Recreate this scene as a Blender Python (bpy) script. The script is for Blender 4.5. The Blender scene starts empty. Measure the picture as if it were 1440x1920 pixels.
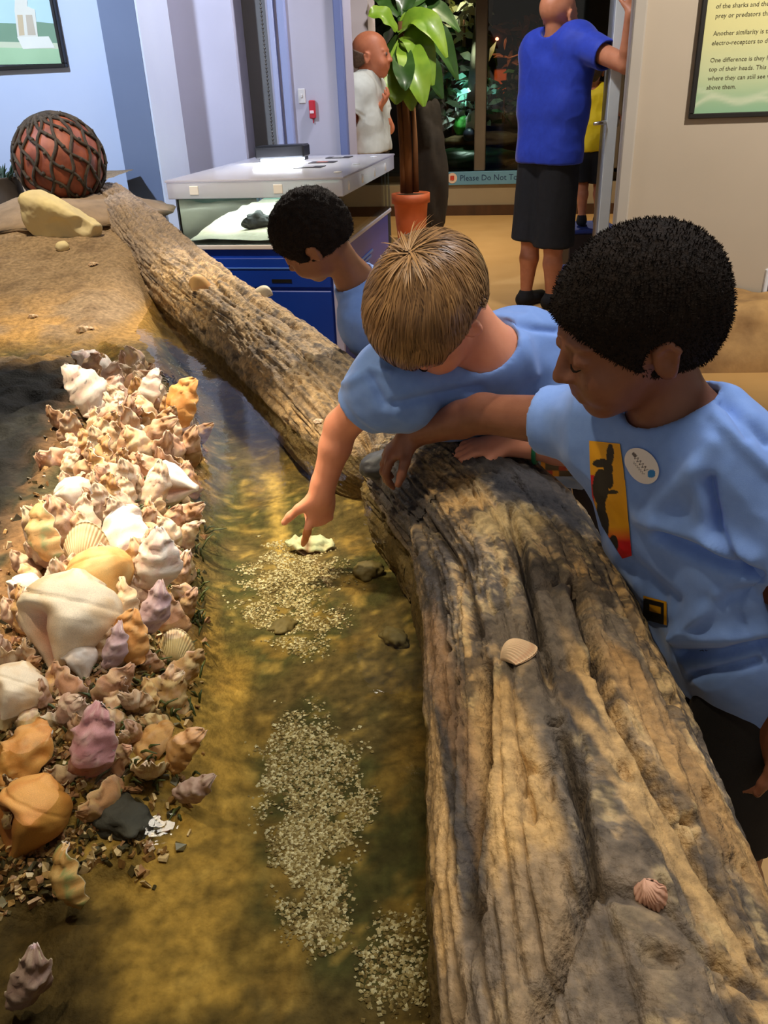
import bpy, math, random
import numpy as np
from mathutils import Vector, Matrix
from mathutils.bvhtree import BVHTree
random.seed(7); RNG = np.random.default_rng(7)
SC = bpy.context.scene
COL = SC.collection
R_ = math.radians

# ------------------------------------------------------------------ camera
CAM_H = 1.38; PITCH = R_(27.5); ROLL = R_(2.4); FPX = 1540.0
_R0 = np.array([1, 0, 0.]); _U0 = np.array([0, math.sin(PITCH), math.cos(PITCH)])
CF = np.array([0, math.cos(PITCH), -math.sin(PITCH)])
CR = math.cos(ROLL) * _R0 - math.sin(ROLL) * _U0
CU = math.cos(ROLL) * _U0 + math.sin(ROLL) * _R0
CC = np.array([0, 0, CAM_H])
cd = bpy.data.cameras.new('camera'); cam = bpy.data.objects.new('camera', cd); COL.objects.link(cam)
m3 = Matrix(((CR[0], CU[0], -CF[0]), (CR[1], CU[1], -CF[1]), (CR[2], CU[2], -CF[2])))
cam.matrix_world = Matrix.Translation(CC) @ m3.to_4x4()
cd.sensor_fit = 'VERTICAL'; cd.sensor_height = 24.0; cd.lens = 24.0 * FPX / 1920.0
cd.clip_start = 0.02; cd.clip_end = 100
SC.camera = cam

# survey helpers: where a line of sight of the photograph meets a height, a distance or a depth
def ray(x, y): return CF + CR * (x - 720) / FPX + CU * (960 - y) / FPX
def atz(x, y, z): d = ray(x, y); return CC + d * ((z - CAM_H) / d[2])
def aty(x, y, Y): d = ray(x, y); return CC + d * (Y / d[1])
def P(x, y, t): return CC + ray(x, y) * t
def depth_of(p): return float((np.asarray(p) - CC) @ CF)
def ci(r, u, t):                       # image right / up / towards viewer -> world direction
    v = CR * r + CU * u - CF * t; return v / np.linalg.norm(v)
YAW = R_(12)
E1 = np.array([math.cos(YAW), -math.sin(YAW), 0]); E2 = np.array([math.sin(YAW), math.cos(YAW), 0])
def RM(u, v, z=0.): return E1 * u + E2 * v + np.array([0, 0, z])
def atv(x, y, v):                      # (u, z) on the room plane v = const
    d = ray(x, y); t = v / (d @ E2); p = CC + d * t
    return float(p @ E1), float(p[2])

# ------------------------------------------------------------------ view, world, lights
vs = SC.view_settings
vs.view_transform = 'Standard'; vs.look = 'None'; vs.gamma = 1.0; vs.use_curve_mapping = False
vs.exposure = 0.0
W = bpy.data.worlds.new('world'); SC.world = W; W.use_nodes = True
W.node_tree.nodes['Background'].inputs[0].default_value = (1.0, 0.91, 0.82, 1)
W.node_tree.nodes['Background'].inputs[1].default_value = 0.32

def spot(loc, target, power, color, angle, blend=0.6, size=0.06):
    L = bpy.data.lights.new('spot', 'SPOT'); L.energy = power; L.color = color
    L.spot_size = R_(angle); L.spot_blend = blend; L.shadow_soft_size = size
    o = bpy.data.objects.new('spot_light', L); COL.objects.link(o)
    o.location = loc
    o.rotation_euler = (Vector(target) - Vector(loc)).to_track_quat('-Z', 'Y').to_euler()
    return o
WARM = (1.0, 0.84, 0.60); NEUT = (1.0, 0.92, 0.82); COOL = (0.62, 0.76, 1.0)
LAMPS = [  # position, aim, power, colour, cone, radius
    ((-0.95, 1.75, 3.05), (-0.54, 1.50, 0.70), 560, WARM, 29, .05),
    ((-0.75, 0.9, 3.05), (-0.36, 0.95, 0.60), 90, WARM, 46, .05),
    ((0.0, 3.95, 3.05), (-0.45, 2.5, 0.75), 420, NEUT, 44, .12),
    ((1.05, 1.75, 3.05), (0.35, 1.20, 0.90), 125, (.88, .92, 1.0), 62, .28),
    ((0.35, 0.75, 3.05), (0.12, 0.80, 0.75), 80, NEUT, 56, .3),
    ((-1.15, 2.9, 3.05), (-1.1, 3.6, 0.8), 250, WARM, 62, .1),
    ((-2.6, 3.3, 3.05), (-1.95, 5.2, 1.5), 420, COOL, 78, .08),
    ((0.55, 4.95, 3.05), (-1.1, 5.35, 1.35), 190, (.80, .84, 1.0), 80, .08),
    ((2.3, 2.6, 3.05), (2.3, 4.9, 1.3), 320, NEUT, 85, .08),
    ((1.4, 8.0, 3.05), (1.2, 8.4, 0.0), 260, WARM, 110, .1),
    ((0.35, 4.6, 3.05), (1.05, 5.7, 1.0), 130, (.95, .92, .95), 60, .1),
    ((1.0, 5.9, 3.05), (0.35, 7.1, 1.6), 200, NEUT, 60, .08),
    ((0.55, 5.75, 3.05), (0.02, 6.2, 1.4), 60, NEUT, 60, .08),  # added spot without a seen fixture, brightens the man in the polo shirt
]
for p_, t_, e_, c_, a_, s_ in LAMPS: spot(p_, t_, e_, c_, a_, .7, s_)

# ------------------------------------------------------------------ helpers: colour, noise, meshes
def lin(c):
    c = np.asarray(c, float) / 255.0
    return np.where(c <= 0.04045, c / 12.92, ((c + 0.055) / 1.055) ** 2.4)
def rgba(c): l = lin(c); return (float(l[0]), float(l[1]), float(l[2]), 1.0)

def _hash(ix, iy, iz, seed):
    h = (ix.astype(np.int64) * 374761393 + iy.astype(np.int64) * 668265263 + iz.astype(np.int64) * 2147483647 + seed * 1274126177) & 0xffffffff
    h = ((h ^ (h >> 13)) * 1274126177) & 0xffffffff
    h = ((h ^ (h >> 16)) * 2246822519) & 0xffffffff
    return (h ^ (h >> 15)) / 4294967295.0
def vnoise(p, seed=0):
    p = np.asarray(p, float); i = np.floor(p); f = p - i; f = f * f * (3 - 2 * f)
    x, y, z = i[..., 0], i[..., 1], i[..., 2]; r = 0
    for dx in (0, 1):
        for dy in (0, 1):
            for dz in (0, 1):
                w = (f[..., 0] if dx else 1 - f[..., 0]) * (f[..., 1] if dy else 1 - f[..., 1]) * (f[..., 2] if dz else 1 - f[..., 2])
                r = r + w * _hash(x + dx, y + dy, z + dz, seed)
    return r
def fbm(p, octv=4, seed=0, gain=.5):
    p = np.asarray(p, float); a = 1.; s = 0.; t = 0.
    for o in range(octv):
        s = s + a * vnoise(p, seed + o * 17); t += a; a *= gain; p = p * 2.03 + 5.1
    return s / t                      # 0..1
def sstep(a, b, x):
    t = np.clip((x - a) / (b - a), 0, 1); return t * t * (3 - 2 * t)
def mixc(a, b, t): return a * (1 - t[..., None]) + b * t[..., None]

def mesh(name, verts, faces, smooth=True, col=None, uv=None):
    me = bpy.data.meshes.new(name)
    verts = np.asarray(verts, float)
    me.from_pydata(verts.tolist(), [], faces if isinstance(faces, list) else faces.tolist())
    if smooth: me.polygons.foreach_set('use_smooth', [True] * len(me.polygons))
    if col is not None:
        ca = me.color_attributes.new('Col', 'FLOAT_COLOR', 'POINT')
        c4 = np.ones((len(verts), 4)); c4[:, :3] = col
        ca.data.foreach_set('color', c4.ravel())
    me.update()
    return me
def obj(name, me, mat=None, parent=None, loc=None, rot=None):
    o = bpy.data.objects.new(name, me); COL.objects.link(o)
    if mat is not None and me is not None and len(me.materials) == 0: me.materials.append(mat)
    if parent is not None: o.parent = parent
    if loc is not None: o.location = loc
    if rot is not None: o.rotation_euler = rot
    return o
def tag(o, label=None, cat=None, group=None, kind=None):
    if label: o['label'] = label
    if cat: o['category'] = cat
    if group: o['group'] = group
    if kind: o['kind'] = kind
    return o
def empty(name, loc, label, cat, group=None):
    o = bpy.data.objects.new(name, None); COL.objects.link(o); o.location = loc; o.empty_display_size = .05
    return tag(o, label, cat, group)
def recenter(me):                      # move a mesh to its own origin, return that origin
    n = len(me.vertices); a = np.empty(n * 3); me.vertices.foreach_get('co', a); a = a.reshape(-1, 3)
    c = (a.min(0) + a.max(0)) / 2; c[2] = a[:, 2].min()
    me.vertices.foreach_set('co', (a - c).ravel()); me.update(); return Vector(c)
def grid_faces(nu, nv, closed_v=False, off=0):
    F = []
    for i in range(nu - 1):
        for j in range(nv if closed_v else nv - 1):
            a = i * nv + j; b = i * nv + (j + 1) % nv
            F.append((off + a, off + b, off + b + nv, off + a + nv))
    return F

class MB:                              # mesh builder from simple solids
    def __init__(s): s.v = []; s.f = []
    def add(s, v, f):
        o = len(s.v); s.v += [tuple(map(float, q)) for q in v]; s.f += [tuple(o + i for i in t) for t in f]; return s
    def box(s, lo, hi, frame=None, bev=0.0):
        x0, y0, z0 = lo; x1, y1, z1 = hi; b = bev
        if b <= 0:
            v = [(x, y, z) for z in (z0, z1) for y in (y0, y1) for x in (x0, x1)]
            f = [(0, 2, 3, 1), (4, 5, 7, 6), (0, 1, 5, 4), (2, 6, 7, 3), (0, 4, 6, 2), (1, 3, 7, 5)]
        else:
            v = []; f = []
            cs = [(x0, y0), (x1, y0), (x1, y1), (x0, y1)]
            cin = [(x0 + b, y0), (x1 - b, y0), (x1, y0 + b), (x1, y1 - b), (x1 - b, y1), (x0 + b, y1), (x0, y1 - b), (x0, y0 + b)]
            ctop = [(min(max(x, x0 + b), x1 - b), min(max(y, y0 + b), y1 - b)) for x, y in cin]
            for z, ring in ((z0, ctop), (z0 + b, cin), (z1 - b, cin), (z1, ctop)):
                v += [(x, y, z) for x, y in ring]
            for k in range(3):
                for j in range(8):
                    f.append((k * 8 + j, k * 8 + (j + 1) % 8, k * 8 + 8 + (j + 1) % 8, k * 8 + 8 + j))
            f.append(tuple(range(7, -1, -1))); f.append(tuple(range(24, 32)))
        if frame is not None: v = [frame(*q) for q in v]
        return s.add(v, f)
    def tube(s, pts, r, n=8, caps=True):
        pts = [np.asarray(p, float) for p in pts]; k = len(pts)
        rr = r if hasattr(r, '__len__') else [r] * k
        v = []; up = None
        for i in range(k):
            t = pts[min(i + 1, k - 1)] - pts[max(i - 1, 0)]; t = t / (np.linalg.norm(t) + 1e-9)
            if up is None:
                up = np.array([0, 0, 1.]) if abs(t[2]) < .9 else np.array([1., 0, 0])
            a = np.cross(t, up); a /= np.linalg.norm(a) + 1e-9; b = np.cross(a, t); up = b
            for j in range(n):
                th = 2 * math.pi * j / n; v.append(pts[i] + (a * math.cos(th) + b * math.sin(th)) * rr[i])
        f = grid_faces(k, n, True)
        if caps: f.append(tuple(range(n - 1, -1, -1))); f.append(tuple(range((k - 1) * n, k * n)))
        return s.add(v, f)
    def lathe(s, prof, n=24, c=(0, 0, 0), frame=None):
        v = []
        for r, z in prof:
            for j in range(n):
                th = 2 * math.pi * j / n; v.append((c[0] + r * math.cos(th), c[1] + r * math.sin(th), c[2] + z))
        f = grid_faces(len(prof), n, True)
        f.append(tuple(range(n - 1, -1, -1))); f.append(tuple(range((len(prof) - 1) * n, len(prof) * n)))
        if frame is not None: v = [frame(*q) for q in v]
        return s.add(v, f)
    def build(s, name, mat, parent=None, smooth=False):
        me = mesh(name, np.array(s.v), s.f, smooth)
        return obj(name, me, mat, parent)

def build_thing(mb, name, mat, label, cat, group=None, smooth=False):   # one-mesh thing with its origin at its base
    me = mesh(name, np.array(mb.v), mb.f, smooth); c = recenter(me)
    o = obj(name, me, mat, None, c); return tag(o, label, cat, group)
def child(mb, name, mat, parent, smooth=False):       # verts given in world space, parent is an unrotated empty/object
    v = np.array(mb.v) - np.array(parent.location)
    me = mesh(name, v, mb.f, smooth); return obj(name, me, mat, parent)

# ------------------------------------------------------------------ materials
MATS = {}
def mat(name, c1, c2=None, scale=20., rough=.6, bump=0., bscale=None, metal=0., spec=.5, detail=4., stretch=None, alpha=None, emis=None, estr=0., sss=0., coat=0., sheen=0., obj_coords=True):
    if name in MATS: return MATS[name]
    m = bpy.data.materials.new(name); m.use_nodes = True; nt = m.node_tree; N = nt.nodes; L = nt.links
    b = N['Principled BSDF']; b.inputs['Roughness'].default_value = rough; b.inputs['Metallic'].default_value = metal
    b.inputs['Specular IOR Level'].default_value = spec
    if coat: b.inputs['Coat Weight'].default_value = coat; b.inputs['Coat Roughness'].default_value = .15
    if sheen: b.inputs['Sheen Weight'].default_value = sheen; b.inputs['Sheen Roughness'].default_value = .4
    if sss: b.inputs['Subsurface Weight'].default_value = sss; b.inputs['Subsurface Radius'].default_value = (.012, .005, .003); b.inputs['Subsurface Scale'].default_value = 1.0
    tc = N.new('ShaderNodeTexCoord'); mp = N.new('ShaderNodeMapping'); L.new(tc.outputs['Object'], mp.inputs[0])
    if stretch: mp.inputs['Scale'].default_value = stretch
    ns = N.new('ShaderNodeTexNoise'); ns.inputs['Scale'].default_value = scale; ns.inputs['Detail'].default_value = detail
    L.new(mp.outputs[0], ns.inputs['Vector'])
    if c1 == 'attr':
        at = N.new('ShaderNodeAttribute'); at.attribute_name = 'Col'
        mx = N.new('ShaderNodeMix'); mx.data_type = 'RGBA'; mx.blend_type = 'MULTIPLY'; mx.inputs[0].default_value = 1.0
        rp = N.new('ShaderNodeValToRGB'); rp.color_ramp.elements[0].position = .25; rp.color_ramp.elements[1].position = .75
        k = c2 if c2 else .35
        rp.color_ramp.elements[0].color = (1 - k, 1 - k, 1 - k, 1); rp.color_ramp.elements[1].color = (1 + k * .4,) * 3 + (1,)
        L.new(ns.outputs[0], rp.inputs[0]); L.new(at.outputs['Color'], mx.inputs[6]); L.new(rp.outputs[0], mx.inputs[7])
        L.new(mx.outputs[2], b.inputs['Base Color'])
    else:
        rp = N.new('ShaderNodeValToRGB'); rp.color_ramp.elements[0].position = .3; rp.color_ramp.elements[1].position = .7
        rp.color_ramp.elements[0].color = rgba(c1); rp.color_ramp.elements[1].color = rgba(c2 if c2 else c1)
        L.new(ns.outputs[0], rp.inputs[0]); L.new(rp.outputs[0], b.inputs['Base Color'])
    if bump:
        n2 = N.new('ShaderNodeTexNoise'); n2.inputs['Scale'].default_value = bscale or scale * 3; n2.inputs['Detail'].default_value = 5
        L.new(mp.outputs[0], n2.inputs['Vector'])
        bp = N.new('ShaderNodeBump'); bp.inputs['Strength'].default_value = min(bump, 1.0); bp.inputs['Distance'].default_value = .004 * max(1, bump)
        L.new(n2.outputs[0], bp.inputs['Height']); L.new(bp.outputs[0], b.inputs['Normal'])
    if alpha is not None: b.inputs['Alpha'].default_value = alpha
    if emis is not None: b.inputs['Emission Color'].default_value = rgba(emis); b.inputs['Emission Strength'].default_value = estr
    MATS[name] = m; return m
def glass(name, tint=(1, 1, 1), refl_rough=.02, ior=1.45, milky=0., milk=(230, 235, 240), bump=0., bscale=20.):
    if name in MATS: return MATS[name]
    m = bpy.data.materials.new(name); m.use_nodes = True; nt = m.node_tree; N = nt.nodes; L = nt.links
    N.remove(N['Principled BSDF']); out = N['Material Output']
    tr = N.new('ShaderNodeBsdfTransparent'); tr.inputs[0].default_value = (*tint, 1)
    gl = N.new('ShaderNodeBsdfGlossy'); gl.inputs['Roughness'].default_value = refl_rough
    fr = N.new('ShaderNodeFresnel'); fr.inputs[0].default_value = ior
    mx = N.new('ShaderNodeMixShader')
    L.new(fr.outputs[0], mx.inputs[0]); L.new(tr.outputs[0], mx.inputs[1]); L.new(gl.outputs[0], mx.inputs[2])
    last = mx
    if milky:
        df = N.new('ShaderNodeBsdfTranslucent'); df.inputs[0].default_value = rgba(milk)
        d2 = N.new('ShaderNodeBsdfDiffuse'); d2.inputs[0].default_value = rgba(milk)
        ad = N.new('ShaderNodeMixShader'); ad.inputs[0].default_value = .5
        L.new(df.outputs[0], ad.inputs[1]); L.new(d2.outputs[0], ad.inputs[2])
        m2 = N.new('ShaderNodeMixShader'); m2.inputs[0].default_value = milky
        L.new(mx.outputs[0], m2.inputs[1]); L.new(ad.outputs[0], m2.inputs[2]); last = m2
    if bump:
        tc = N.new('ShaderNodeTexCoord'); ns = N.new('ShaderNodeTexNoise'); ns.inputs['Scale'].default_value = bscale; ns.inputs['Detail'].default_value = 3
        bp = N.new('ShaderNodeBump'); bp.inputs['Strength'].default_value = bump; bp.inputs['Distance'].default_value = .002
        L.new(tc.outputs['Object'], ns.inputs['Vector']); L.new(ns.outputs[0], bp.inputs['Height'])
        L.new(bp.outputs[0], gl.inputs['Normal']); L.new(bp.outputs[0], fr.inputs['Normal'])
    L.new(last.outputs[0], out.inputs['Surface'])
    MATS[name] = m; return m
def emit(name, c, s):
    if name in MATS: return MATS[name]
    m = bpy.data.materials.new(name); m.use_nodes = True; N = m.node_tree.nodes
    b = N['Principled BSDF']; b.inputs['Base Color'].default_value = rgba(c); b.inputs['Emission Color'].default_value = rgba(c); b.inputs['Emission Strength'].default_value = s
    MATS[name] = m; return m

# ------------------------------------------------------------------ implicit surfaces (surface nets)
class Field:
    def __init__(s, lo, hi, h):
        s.lo = np.asarray(lo, float); s.h = h; n = np.ceil((np.asarray(hi, float) - s.lo) / h).astype(int) + 1; s.n = n
        s.V = np.full(tuple(n), .5, np.float32)
        s.ax = [(s.lo[i] + np.arange(n[i]) * h).astype(np.float32) for i in range(3)]
    def _sl(s, lo, hi):
        i0 = np.clip(np.floor((np.asarray(lo) - s.lo) / s.h).astype(int), 0, s.n); i1 = np.clip(np.ceil((np.asarray(hi) - s.lo) / s.h).astype(int) + 1, 0, s.n)
        if np.any(i1 <= i0): return None
        sl = tuple(slice(a, b) for a, b in zip(i0, i1))
        X = s.ax[0][sl[0]][:, None, None]; Y = s.ax[1][sl[1]][None, :, None]; Z = s.ax[2][sl[2]][None, None, :]
        return sl, X, Y, Z
    def _op(s, sl, d, k, op):
        v = s.V[sl]
        if op == 'add':
            if k > 0:
                hh = np.clip(.5 + .5 * (v - d) / k, 0, 1); s.V[sl] = v * (1 - hh) + d * hh - k * hh * (1 - hh)
            else: s.V[sl] = np.minimum(v, d)
        elif op == 'sub':
            d = -d
            if k > 0:
                hh = np.clip(.5 - .5 * (v - d) / k, 0, 1); s.V[sl] = v * (1 - hh) + d * hh + k * hh * (1 - hh)
            else: s.V[sl] = np.maximum(v, d)
    def cone(s, a, b, ra, rb, k=.01, op='add', cap=None, capa=None):
        a = np.asarray(a, float); b = np.asarray(b, float); m = max(ra, rb) + 2 * k + 3 * s.h
        q = s._sl(np.minimum(a, b) - m, np.maximum(a, b) + m)
        if q is None: return s
        sl, X, Y, Z = q; ab = b - a; L2 = float(ab @ ab) + 1e-12
        t = np.clip(((X - a[0]) * ab[0] + (Y - a[1]) * ab[1] + (Z - a[2]) * ab[2]) / L2, 0, 1)
        d = np.sqrt((X - a[0] - ab[0] * t) ** 2 + (Y - a[1] - ab[1] * t) ** 2 + (Z - a[2] - ab[2] * t) ** 2) - (ra + (rb - ra) * t)
        if cap is not None:               # flat end at b
            nrm = ab / math.sqrt(L2); d = np.maximum(d, (X - b[0]) * nrm[0] + (Y - b[1]) * nrm[1] + (Z - b[2]) * nrm[2])
        s._op(sl, d.astype(np.float32), k, op); return s
    def ell(s, c, r, R=None, k=.01, op='add'):
        c = np.asarray(c, float); r = np.asarray(r, float); m = r.max() + 2 * k + 3 * s.h
        q = s._sl(c - m, c + m)
        if q is None: return s
        sl, X, Y, Z = q; X = X - c[0]; Y = Y - c[1]; Z = Z - c[2]
        if R is None: R = np.eye(3)       # columns = local axes
        l = [X * R[0, i] + Y * R[1, i] + Z * R[2, i] for i in range(3)]
        k0 = np.sqrt(sum((l[i] / r[i]) ** 2 for i in range(3))); k1 = np.sqrt(sum((l[i] / r[i] ** 2) ** 2 for i in range(3))) + 1e-9
        d = k0 * (k0 - 1) / k1
        s._op(sl, d.astype(np.float32), k, op); return s
    def cut(s, p, n, k=0., c=None, rad=None):  # remove the half space on the +n side (within a ball if given)
        p = np.asarray(p, float); n = np.asarray(n, float); n = n / np.linalg.norm(n)
        lo, hi = (s.lo, s.lo + s.n * s.h) if c is None else (np.asarray(c) - rad, np.asarray(c) + rad)
        q = s._sl(lo, hi)
        if q is None: return s
        sl, X, Y, Z = q; d = -((X - p[0]) * n[0] + (Y - p[1]) * n[1] + (Z - p[2]) * n[2])
        s._op(sl, np.broadcast_to(d, s.V[sl].shape).astype(np.float32), k, 'sub'); return s
    def get(s):
        V = s.V; ins = V < 0; n = s.n
        cnt = np.zeros(tuple(n - 1), np.uint8)
        C8 = [(i, j, k) for i in (0, 1) for j in (0, 1) for k in (0, 1)]
        def sh(A, c): return A[c[0]:n[0] - 1 + c[0], c[1]:n[1] - 1 + c[1], c[2]:n[2] - 1 + c[2]]
        for c in C8: cnt += sh(ins, c)
        act = (cnt > 0) & (cnt < 8); I = np.argwhere(act)
        idx = np.full(tuple(n - 1), -1, np.int64); idx[act] = np.arange(len(I))
        val = {c: V[I[:, 0] + c[0], I[:, 1] + c[1], I[:, 2] + c[2]].astype(float) for c in C8}
        acc = np.zeros((len(I), 3)); num = np.zeros(len(I))
        for c in C8:
            for a in range(3):
                if c[a] == 0:
                    e = list(c); e[a] = 1; e = tuple(e); v0 = val[c]; v1 = val[e]; x = (v0 < 0) != (v1 < 0)
                    t = np.where(x, v0 / np.where(x, v0 - v1, 1), 0); q = np.tile(np.array(c, float), (len(I), 1)); q[:, a] += t
                    acc += q * x[:, None]; num += x
        vert = s.lo + (I + acc / num[:, None]) * s.h
        F = []
        for a in range(3):
            b, c = (a + 1) % 3, (a + 2) % 3
            s0 = [slice(None)] * 3; s1 = [slice(None)] * 3; s0[a] = slice(0, n[a] - 1); s1[a] = slice(1, n[a])
            i0 = ins[tuple(s0)]; i1 = ins[tuple(s1)]; E = np.argwhere(i0 != i1)
            E = E[(E[:, b] >= 1) & (E[:, c] >= 1) & (E[:, b] < n[b] - 1) & (E[:, c] < n[c] - 1)]
            if len(E) == 0: continue
            def g(db, dc):
                q = E.copy(); q[:, b] -= db; q[:, c] -= dc; return idx[q[:, 0], q[:, 1], q[:, 2]]
            quad = np.stack([g(1, 1), g(0, 1), g(0, 0), g(1, 0)], 1)
            fl = ~i0[E[:, 0], E[:, 1], E[:, 2]]
            quad[fl] = quad[fl][:, ::-1]; F.append(quad)
        return vert, np.concatenate(F)
def relax(v, F, it=2, w=.5):           # light Laplacian smoothing
    F = np.asarray(F); n = len(v)
    e = np.concatenate([F[:, [0, 1]], F[:, [1, 2]], F[:, [2, 3]], F[:, [3, 0]]]); e = np.concatenate([e, e[:, ::-1]])
    deg = np.bincount(e[:, 0], minlength=n).astype(float)[:, None]; deg[deg == 0] = 1
    for _ in range(it):
        s = np.stack([np.bincount(e[:, 0], weights=v[e[:, 1], i], minlength=n) for i in range(3)], 1)
        v = v * (1 - w) + w * s / deg
    return v
def vnormals(v, F):
    F = np.asarray(F); a = np.cross(v[F[:, 2]] - v[F[:, 0]], v[F[:, 3]] - v[F[:, 1]])
    n = np.zeros_like(v)
    for i in range(4):
        for c in range(3): n[:, c] += np.bincount(F[:, i], weights=a[:, c], minlength=len(v))
    return n / (np.linalg.norm(n, axis=1)[:, None] + 1e-12)

# ================================================================== THE SETTING
M_FLOOR = mat('floor_vinyl', (205, 160, 98), (216, 172, 110), 3., .42, bump=.05)
M_WALL_A = mat('wall_paint_blue', (196, 208, 232), (204, 214, 236), 2., .7)
M_WALL_B = mat('wall_paint_lilac', (196, 190, 202), (204, 198, 210), 2., .7)
M_PIL = mat('pilaster_front_shade', (112, 124, 150), (120, 132, 158), 2., .7)  # shade on the pilaster front put into the paint
M_WALL_R = mat('wall_paint_beige', (186, 172, 152), (192, 178, 158), 2., .75)
M_BASEW = mat('low_wall_paint', (150, 134, 108), (158, 142, 114), 3., .7)
M_DARKWOOD = mat('dark_wood', (62, 40, 24), (84, 54, 30), 9., .5, stretch=(1, 1, .2))
M_CEIL = mat('ceiling_paint', (70, 66, 62), (78, 74, 70), 2., .9)
M_BLACK = mat('black_plastic', (16, 16, 18), (24, 24, 26), 8., .4)
M_DOOR = mat('door_paint', (136, 142, 152), (142, 148, 158), 3., .45)
M_EDGE = mat('door_edge_lit', (206, 214, 214), (216, 222, 222), 6., .35)  # brightness of the lit door edge put into its colour
M_STEEL = mat('brushed_steel', (200, 196, 190), (214, 212, 206), 30., .28, metal=1.)
rmf = lambda u, v, z: tuple(RM(u, v, z))

fl = MB().box((-6, -2.5, -.1), (7, 13, 0)).build('floor', M_FLOOR); tag(fl, kind='structure')
ce = MB().box((-6, -1.2, 3.3), (7, 13, 3.4)).build('ceiling', M_CEIL); tag(ce, kind='structure')
VA, VP, VB = 5.05, 4.93, 5.35
uA = atv(181, 0, VP)[0]; uP = atv(250, 0, VP)[0]; uB1 = atv(432, 0, VB)[0]; uB2 = atv(496, 0, VB)[0]; uB3 = atv(642, 0, VB)[0]
wl = MB().box((-5.2, VA, 0), (uA + .02, VA + .2, 3.3), rmf).build('wall_back_left', M_WALL_A); tag(wl, kind='structure')
pl = MB().box((uA, VP, 0), (uP, VP + .5, 3.3), rmf).build('trim_1', M_PIL); tag(pl, 'grey blue pilaster beside the tank', kind='structure')
pr_ = MB().box((uP - .004, VP + .004, 0), (uP + .012, VB, 3.3), rmf).build('trim_7', mat('pilaster_lit_return', (224, 228, 240), (230, 234, 244), 3., .6)); tag(pr_, kind='structure')  # side of the pilaster facing the light, painted whiter to look lit
wb = MB().box((uP, VB, 0), (uB1, VB + .2, 3.3), rmf).build('wall_back_middle', M_WALL_B); tag(wb, kind='structure')
# recess with a dull grey panel behind a thin jamb
rec = MB().box((uB1, VB + .18, 0), (uB2, VB + .3, 3.3), rmf).build('wall_recess', mat('recess_grey', (116, 112, 108), (124, 120, 114), 2., .6)); tag(rec, kind='structure')
sl = MB().box((uB1, VB + .02, .93), (uB2, VB + .18, .965), rmf).build('trim_2', M_DARKWOOD); tag(sl, kind='structure')
wb2 = MB().box((uB2, VB, 0), (uB3, VB + .2, 3.3), rmf).build('wall_back_right', mat('wall_paint_mauve', (176, 168, 176), (184, 176, 184), 2., .7)); tag(wb2, kind='structure')
for i, (a, b, c_) in enumerate(((502, 512, (168, 172, 200)), (519, 534, (150, 156, 190)), (625, 641, (104, 112, 150)))):
    ua = atv(a, 0, VB)[0]; ub = atv(b, 0, VB)[0]
    t_ = MB().box((ua, VB - .03, 0), (ub, VB + .01, 3.3), rmf, .006).build('trim_%d' % (i + 3), mat('moulding_%d' % i, c_, c_, 3., .6)); tag(t_, kind='structure')
uq0 = atv(600, 0, 7.6)[0]; uq1 = atv(688, 0, 7.6)[0]
wc = MB().box((uq0, 7.6, 0), (uq1, 7.9, 3.3), rmf).build('wall_column', M_WALL_B); tag(wc, kind='structure')
# thin bead chain running down the jamb
ch = MB(); uc = atv(489, 0, VB)[0]
for k in range(110):
    z = 1.02 + k * .0205; ch.lathe([(.001, -.007), (.006, -.004), (.0075, 0), (.006, .004), (.001, .007)], 6, tuple(RM(uc, VB - .012, z)))
for a_, b_ in ((1.0, 3.29),): ch.tube([RM(uc, VB - .012, a_), RM(uc, VB - .012, b_)], .0022, 5)
build_thing(ch, 'bead_chain', mat('chain_metal', (96, 92, 84), (120, 114, 104), 30., .4, metal=.7), 'thin grey bead chain hanging beside the grey wall recess', 'chain', smooth=True)

# right wall with the doorway
VR = 4.9
uR = atv(1207, 0, VR)[0]
wr = MB().box((uR, VR, 0), (5.5, VR + .16, 3.3), rmf).build('wall_right', M_WALL_R); tag(wr, kind='structure')
tr = MB().box((uR - .045, VR - .03, 0), (uR + .02, VR + .19, 3.3), rmf, .008).build('trim_6', mat('jamb_paint', (180, 172, 160), (186, 178, 166), 3., .5)); tag(tr, kind='structure')
dr = empty('door_1', RM(uR - .1, VR + .2, 0), 'open grey blue door seen edge on beside the beige wall', None); tag(dr, kind='structure'); del dr['label']
u0, u1 = uR - .075, uR - .03
sl_ = (uR - .09) / VR - .045
def dfr(u, v, z): return rmf(u + (v - VR - .17) * sl_, v, z)
child(MB().box((uR - .118, VR + .505, .02), (uR - .073, VR + 1.3, 2.6), dfr, .004), 'door_leaf', M_DOOR, dr)
child(MB().box((uR - .112, VR + .46, .02), (uR - .05, VR + .505, 2.6), dfr, .003), 'door_edge', M_EDGE, dr)
hv = VR + .50; hu, hz = atv(1160, 228, hv)
hd = MB().lathe([(.005, 0), (.028, .002), (.028, .012), (.005, .014)], 16, frame=lambda x, y, z: tuple(RM(hu + .005 - z, hv + x, hz + y)))
hd.tube([RM(hu, hv, hz), RM(hu - .05, hv, hz), RM(hu - .07, hv - .01, hz), RM(hu - .085, hv - .05, hz), RM(hu - .14, hv - .09, hz - .004)], [.011, .011, .012, .011, .009], 10)
hdo = child(hd, 'door_handle', M_STEEL, dr, True)

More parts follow.
